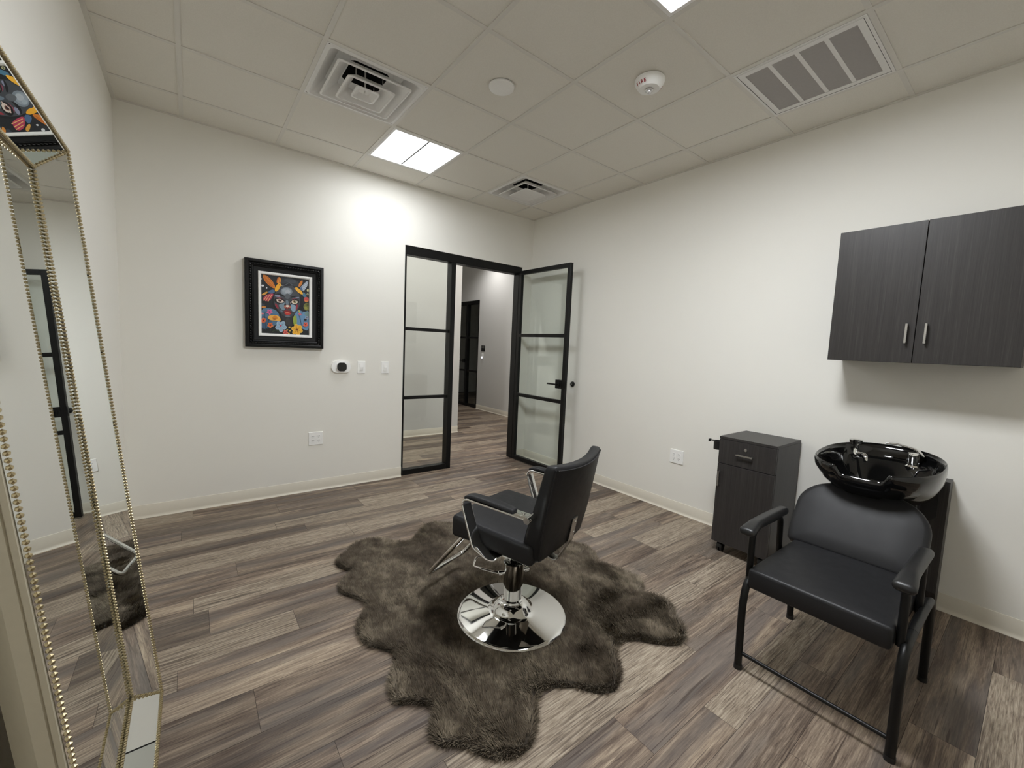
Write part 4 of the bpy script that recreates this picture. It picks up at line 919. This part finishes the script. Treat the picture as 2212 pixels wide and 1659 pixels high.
# ------------------------------------------------------------------ fur rug
RUG_PX = [(70, 310), (90, 280), (140, 240), (180, 200), (260, 178), (340, 170), (400, 185), (470, 190), (520, 178), (540, 150), (580, 100), (640, 80), (730, 80), (800, 95), (860, 110), (930, 85), (1010, 80), (1090, 100), (1150, 140), (1230, 150), (1300, 130), (1370, 150), (1440, 190), (1530, 212), (1580, 260), (1597, 312), (1690, 340), (1770, 372), (1830, 396), (1857, 440), (1855, 485), (1930, 500), (2010, 535), (2040, 585), (2042, 625), (2085, 660), (2110, 710), (2105, 755), (2070, 782), (2000, 785), (1900, 770), (1840, 757), (1760, 760), (1715, 782), (1700, 830), (1720, 900), (1730, 960), (1715, 1020), (1690, 1050), (1640, 1063), (1590, 1063), (1530, 1045), (1480, 1030), (1400, 1025), (1330, 1030), (1270, 1050), (1248, 1100), (1240, 1180), (1240, 1260), (1230, 1320), (1200, 1380), (1130, 1430), (1050, 1448), (980, 1443), (920, 1428), (870, 1395), (830, 1375), (760, 1370), (690, 1374), (640, 1350), (612, 1290), (625, 1240), (645, 1190), (628, 1135), (560, 1130), (500, 1124), (440, 1128), (400, 1105), (380, 1050), (385, 990), (410, 930), (420, 870), (400, 830), (330, 805), (270, 790), (220, 760), (192, 710), (195, 650), (230, 600), (250, 560), (230, 530), (180, 510), (120, 495), (85, 470), (80, 440), (100, 415), (140, 385), (165, 360), (120, 345), (80, 330)]
RUG = []
for px, py in RUG_PX:      # outline traced from the photograph, laid onto the floor
    d = fw + rr*((700+px/2.6976-1106)/F_PX) - uu*((1100+py/2.6976-829.5)/F_PX); s = (0.012-CAM.z)/d.z; p = CAM+d*s; RUG.append((p.x, p.y))
RP = np.array(RUG); RQ = np.roll(RP, -1, axis=0)
RP_, RQ_ = RP, RQ
def rug_dist(pts):
    """signed distance (positive inside) of points to the rug outline"""
    out = np.empty(len(pts))
    for k0 in range(0, len(pts), 20000):
        q = pts[k0:k0+20000][:, None, :]; e = (RQ_-RP_)[None]; w = q-RP_[None]
        tt = np.clip((w*e).sum(-1)/(e*e).sum(-1), 0, 1); dist = np.sqrt(((w-e*tt[..., None])**2).sum(-1)).min(1)
        yi, yj = RP_[None, :, 1], RQ_[None, :, 1]; xi, xj = RP_[None, :, 0], RQ_[None, :, 0]; py, px = q[..., 1], q[..., 0]
        cr = ((yi > py) != (yj > py)) & (px < (xj-xi)*(py-yi)/(yj-yi+1e-12)+xi)
        out[k0:k0+20000] = np.where(cr.sum(1) % 2 == 1, dist, -dist)
    return out
def vnoise(p, sc, sd):
    """smooth value noise in the plane"""
    q = p*sc+sd*17.3; i0 = np.floor(q).astype(int); f = q-i0; f = f*f*(3-2*f)
    def hsh(a, b): return (np.sin(a*127.1+b*311.7+sd*74.7)*43758.5453) % 1.0
    a, b = i0[:, 0], i0[:, 1]
    return (hsh(a, b)*(1-f[:, 0])+hsh(a+1, b)*f[:, 0])*(1-f[:, 1])+(hsh(a, b+1)*(1-f[:, 0])+hsh(a+1, b+1)*f[:, 0])*f[:, 1]
lo, hi = RP.min(0), RP.max(0); rc = (lo+hi)/2
rt_ = thing('fur_rug', 'dark brown lobed fur rug under the styling chair', 'rug', (rc[0], rc[1], 0))
# backing pad: outline polygon filled, with a raised inner field
def inset(k_):
    """outline moved inwards by k_ along its vertex normals"""
    n = len(RP); out = []
    for i in range(n):
        a, b, c_ = RP[i-1], RP[i], RP[(i+1) % n]; e1, e2 = (b-a)/np.linalg.norm(b-a), (c_-b)/np.linalg.norm(c_-b)
        nv = np.array([e1[1]+e2[1], -e1[0]-e2[0]]); nv /= max(np.linalg.norm(nv), 1e-6); out.append(b+nv*k_)
    return np.array(out)
area = 0.5*np.sum(RP[:, 0]*RQ[:, 1]-RQ[:, 0]*RP[:, 1])
sg_ = 1 if area < 0 else -1
bm = B(); vs = [bm.verts.new((x-rc[0], y-rc[1], 0.001)) for x, y in RP]; ins_ = inset(sg_*0.012); v2 = [bm.verts.new((x-rc[0], y-rc[1], 0.012)) for x, y in ins_]
for i in range(len(vs)):
    j = (i+1) % len(vs); bm.faces.new((vs[i], vs[j], v2[j], v2[i]))
bm.faces.new(v2); bmesh.ops.triangulate(bm, faces=[f for f in bm.faces if len(f.verts) > 4])
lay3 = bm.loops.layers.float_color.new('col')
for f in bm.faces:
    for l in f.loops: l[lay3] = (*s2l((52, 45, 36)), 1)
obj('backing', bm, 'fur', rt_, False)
# pile: single hairs as slim blades, lying in swirls
nr = np.random.default_rng(3)
NH = 230000
cand = nr.uniform(lo, hi, (int(NH*2.0), 2)); dd = rug_dist(cand); dc = np.hypot(cand[:, 0]-BC.x, cand[:, 1]-BC.y)
keep = (dd > 0.002) & (dc > 0.262); cand, dd, dc = cand[keep][:NH], dd[keep][:NH], dc[keep][:NH]
n = len(cand)
flow = (vnoise(cand, 3.0, 1)-0.5)*1.7+(vnoise(cand, 10.0, 2)-0.5)*2.2+nr.normal(0, 0.45, n)+1.9
tone = 0.28*vnoise(cand, 4.5, 3)+0.30*vnoise(cand*np.array([1.0, 0.6]), 18.0, 4)+0.24*vnoise(cand, 60.0, 5)+0.18*vnoise(cand, 150.0, 6)
gx = (rug_dist(cand+np.array([0.004, 0]))-dd)/0.004; gy = (rug_dist(cand+np.array([0, 0.004]))-dd)/0.004
edge = np.clip(1-dd/0.035, 0, 1)
dx = np.cos(flow)*(1-edge)-gx*edge; dy = np.sin(flow)*(1-edge)-gy*edge; dn = np.hypot(dx, dy)+1e-6; dx /= dn; dy /= dn
ln = nr.uniform(0.018, 0.032, n)*(0.8+0.5*vnoise(cand, 9.0, 8)); tilt = nr.uniform(0.45, 0.95, n)+0.25*edge
base_z = 0.010*np.clip(dd/0.012, 0, 1)
near_base = np.clip((0.315-dc)/0.04, 0, 1); tilt = tilt+near_base*0.5
hz = np.cos(np.clip(tilt, 0, 1.45))*ln; hr = np.sin(np.clip(tilt, 0, 1.45))*ln
wv_ = nr.uniform(0.0007, 0.0013, n); px_, py_ = -dy*wv_, dx*wv_
b0_ = np.stack([cand[:, 0]-rc[0]+px_, cand[:, 1]-rc[1]+py_, base_z], 1); b1_ = np.stack([cand[:, 0]-rc[0]-px_, cand[:, 1]-rc[1]-py_, base_z], 1)
m0_ = np.stack([cand[:, 0]-rc[0]+dx*hr*0.45+px_*.8, cand[:, 1]-rc[1]+dy*hr*0.45+py_*.8, base_z+hz*0.62], 1); m1_ = m0_-np.stack([px_*1.6, py_*1.6, 0*px_], 1)
tp_ = np.stack([cand[:, 0]-rc[0]+dx*hr, cand[:, 1]-rc[1]+dy*hr, base_z+hz], 1)
V = np.empty((n*5, 3), np.float32); V[0::5], V[1::5], V[2::5], V[3::5], V[4::5] = b0_, b1_, m0_, m1_, tp_
ix = np.arange(n)*5; loops_ = np.stack([ix, ix+1, ix+3, ix+2, ix+2, ix+3, ix+4], 1).ravel()
starts = np.stack([np.arange(n)*7, np.arange(n)*7+4], 1).ravel(); tots = np.tile([4, 3], n)
me = bpy.data.meshes.new('pile'); me.vertices.add(n*5); me.vertices.foreach_set('co', V.ravel()); me.loops.add(n*7); me.loops.foreach_set('vertex_index', loops_.astype(np.int32))
me.polygons.add(n*2); me.polygons.foreach_set('loop_start', starts.astype(np.int32)); me.polygons.foreach_set('loop_total', tots.astype(np.int32)); me.update(calc_edges=True)
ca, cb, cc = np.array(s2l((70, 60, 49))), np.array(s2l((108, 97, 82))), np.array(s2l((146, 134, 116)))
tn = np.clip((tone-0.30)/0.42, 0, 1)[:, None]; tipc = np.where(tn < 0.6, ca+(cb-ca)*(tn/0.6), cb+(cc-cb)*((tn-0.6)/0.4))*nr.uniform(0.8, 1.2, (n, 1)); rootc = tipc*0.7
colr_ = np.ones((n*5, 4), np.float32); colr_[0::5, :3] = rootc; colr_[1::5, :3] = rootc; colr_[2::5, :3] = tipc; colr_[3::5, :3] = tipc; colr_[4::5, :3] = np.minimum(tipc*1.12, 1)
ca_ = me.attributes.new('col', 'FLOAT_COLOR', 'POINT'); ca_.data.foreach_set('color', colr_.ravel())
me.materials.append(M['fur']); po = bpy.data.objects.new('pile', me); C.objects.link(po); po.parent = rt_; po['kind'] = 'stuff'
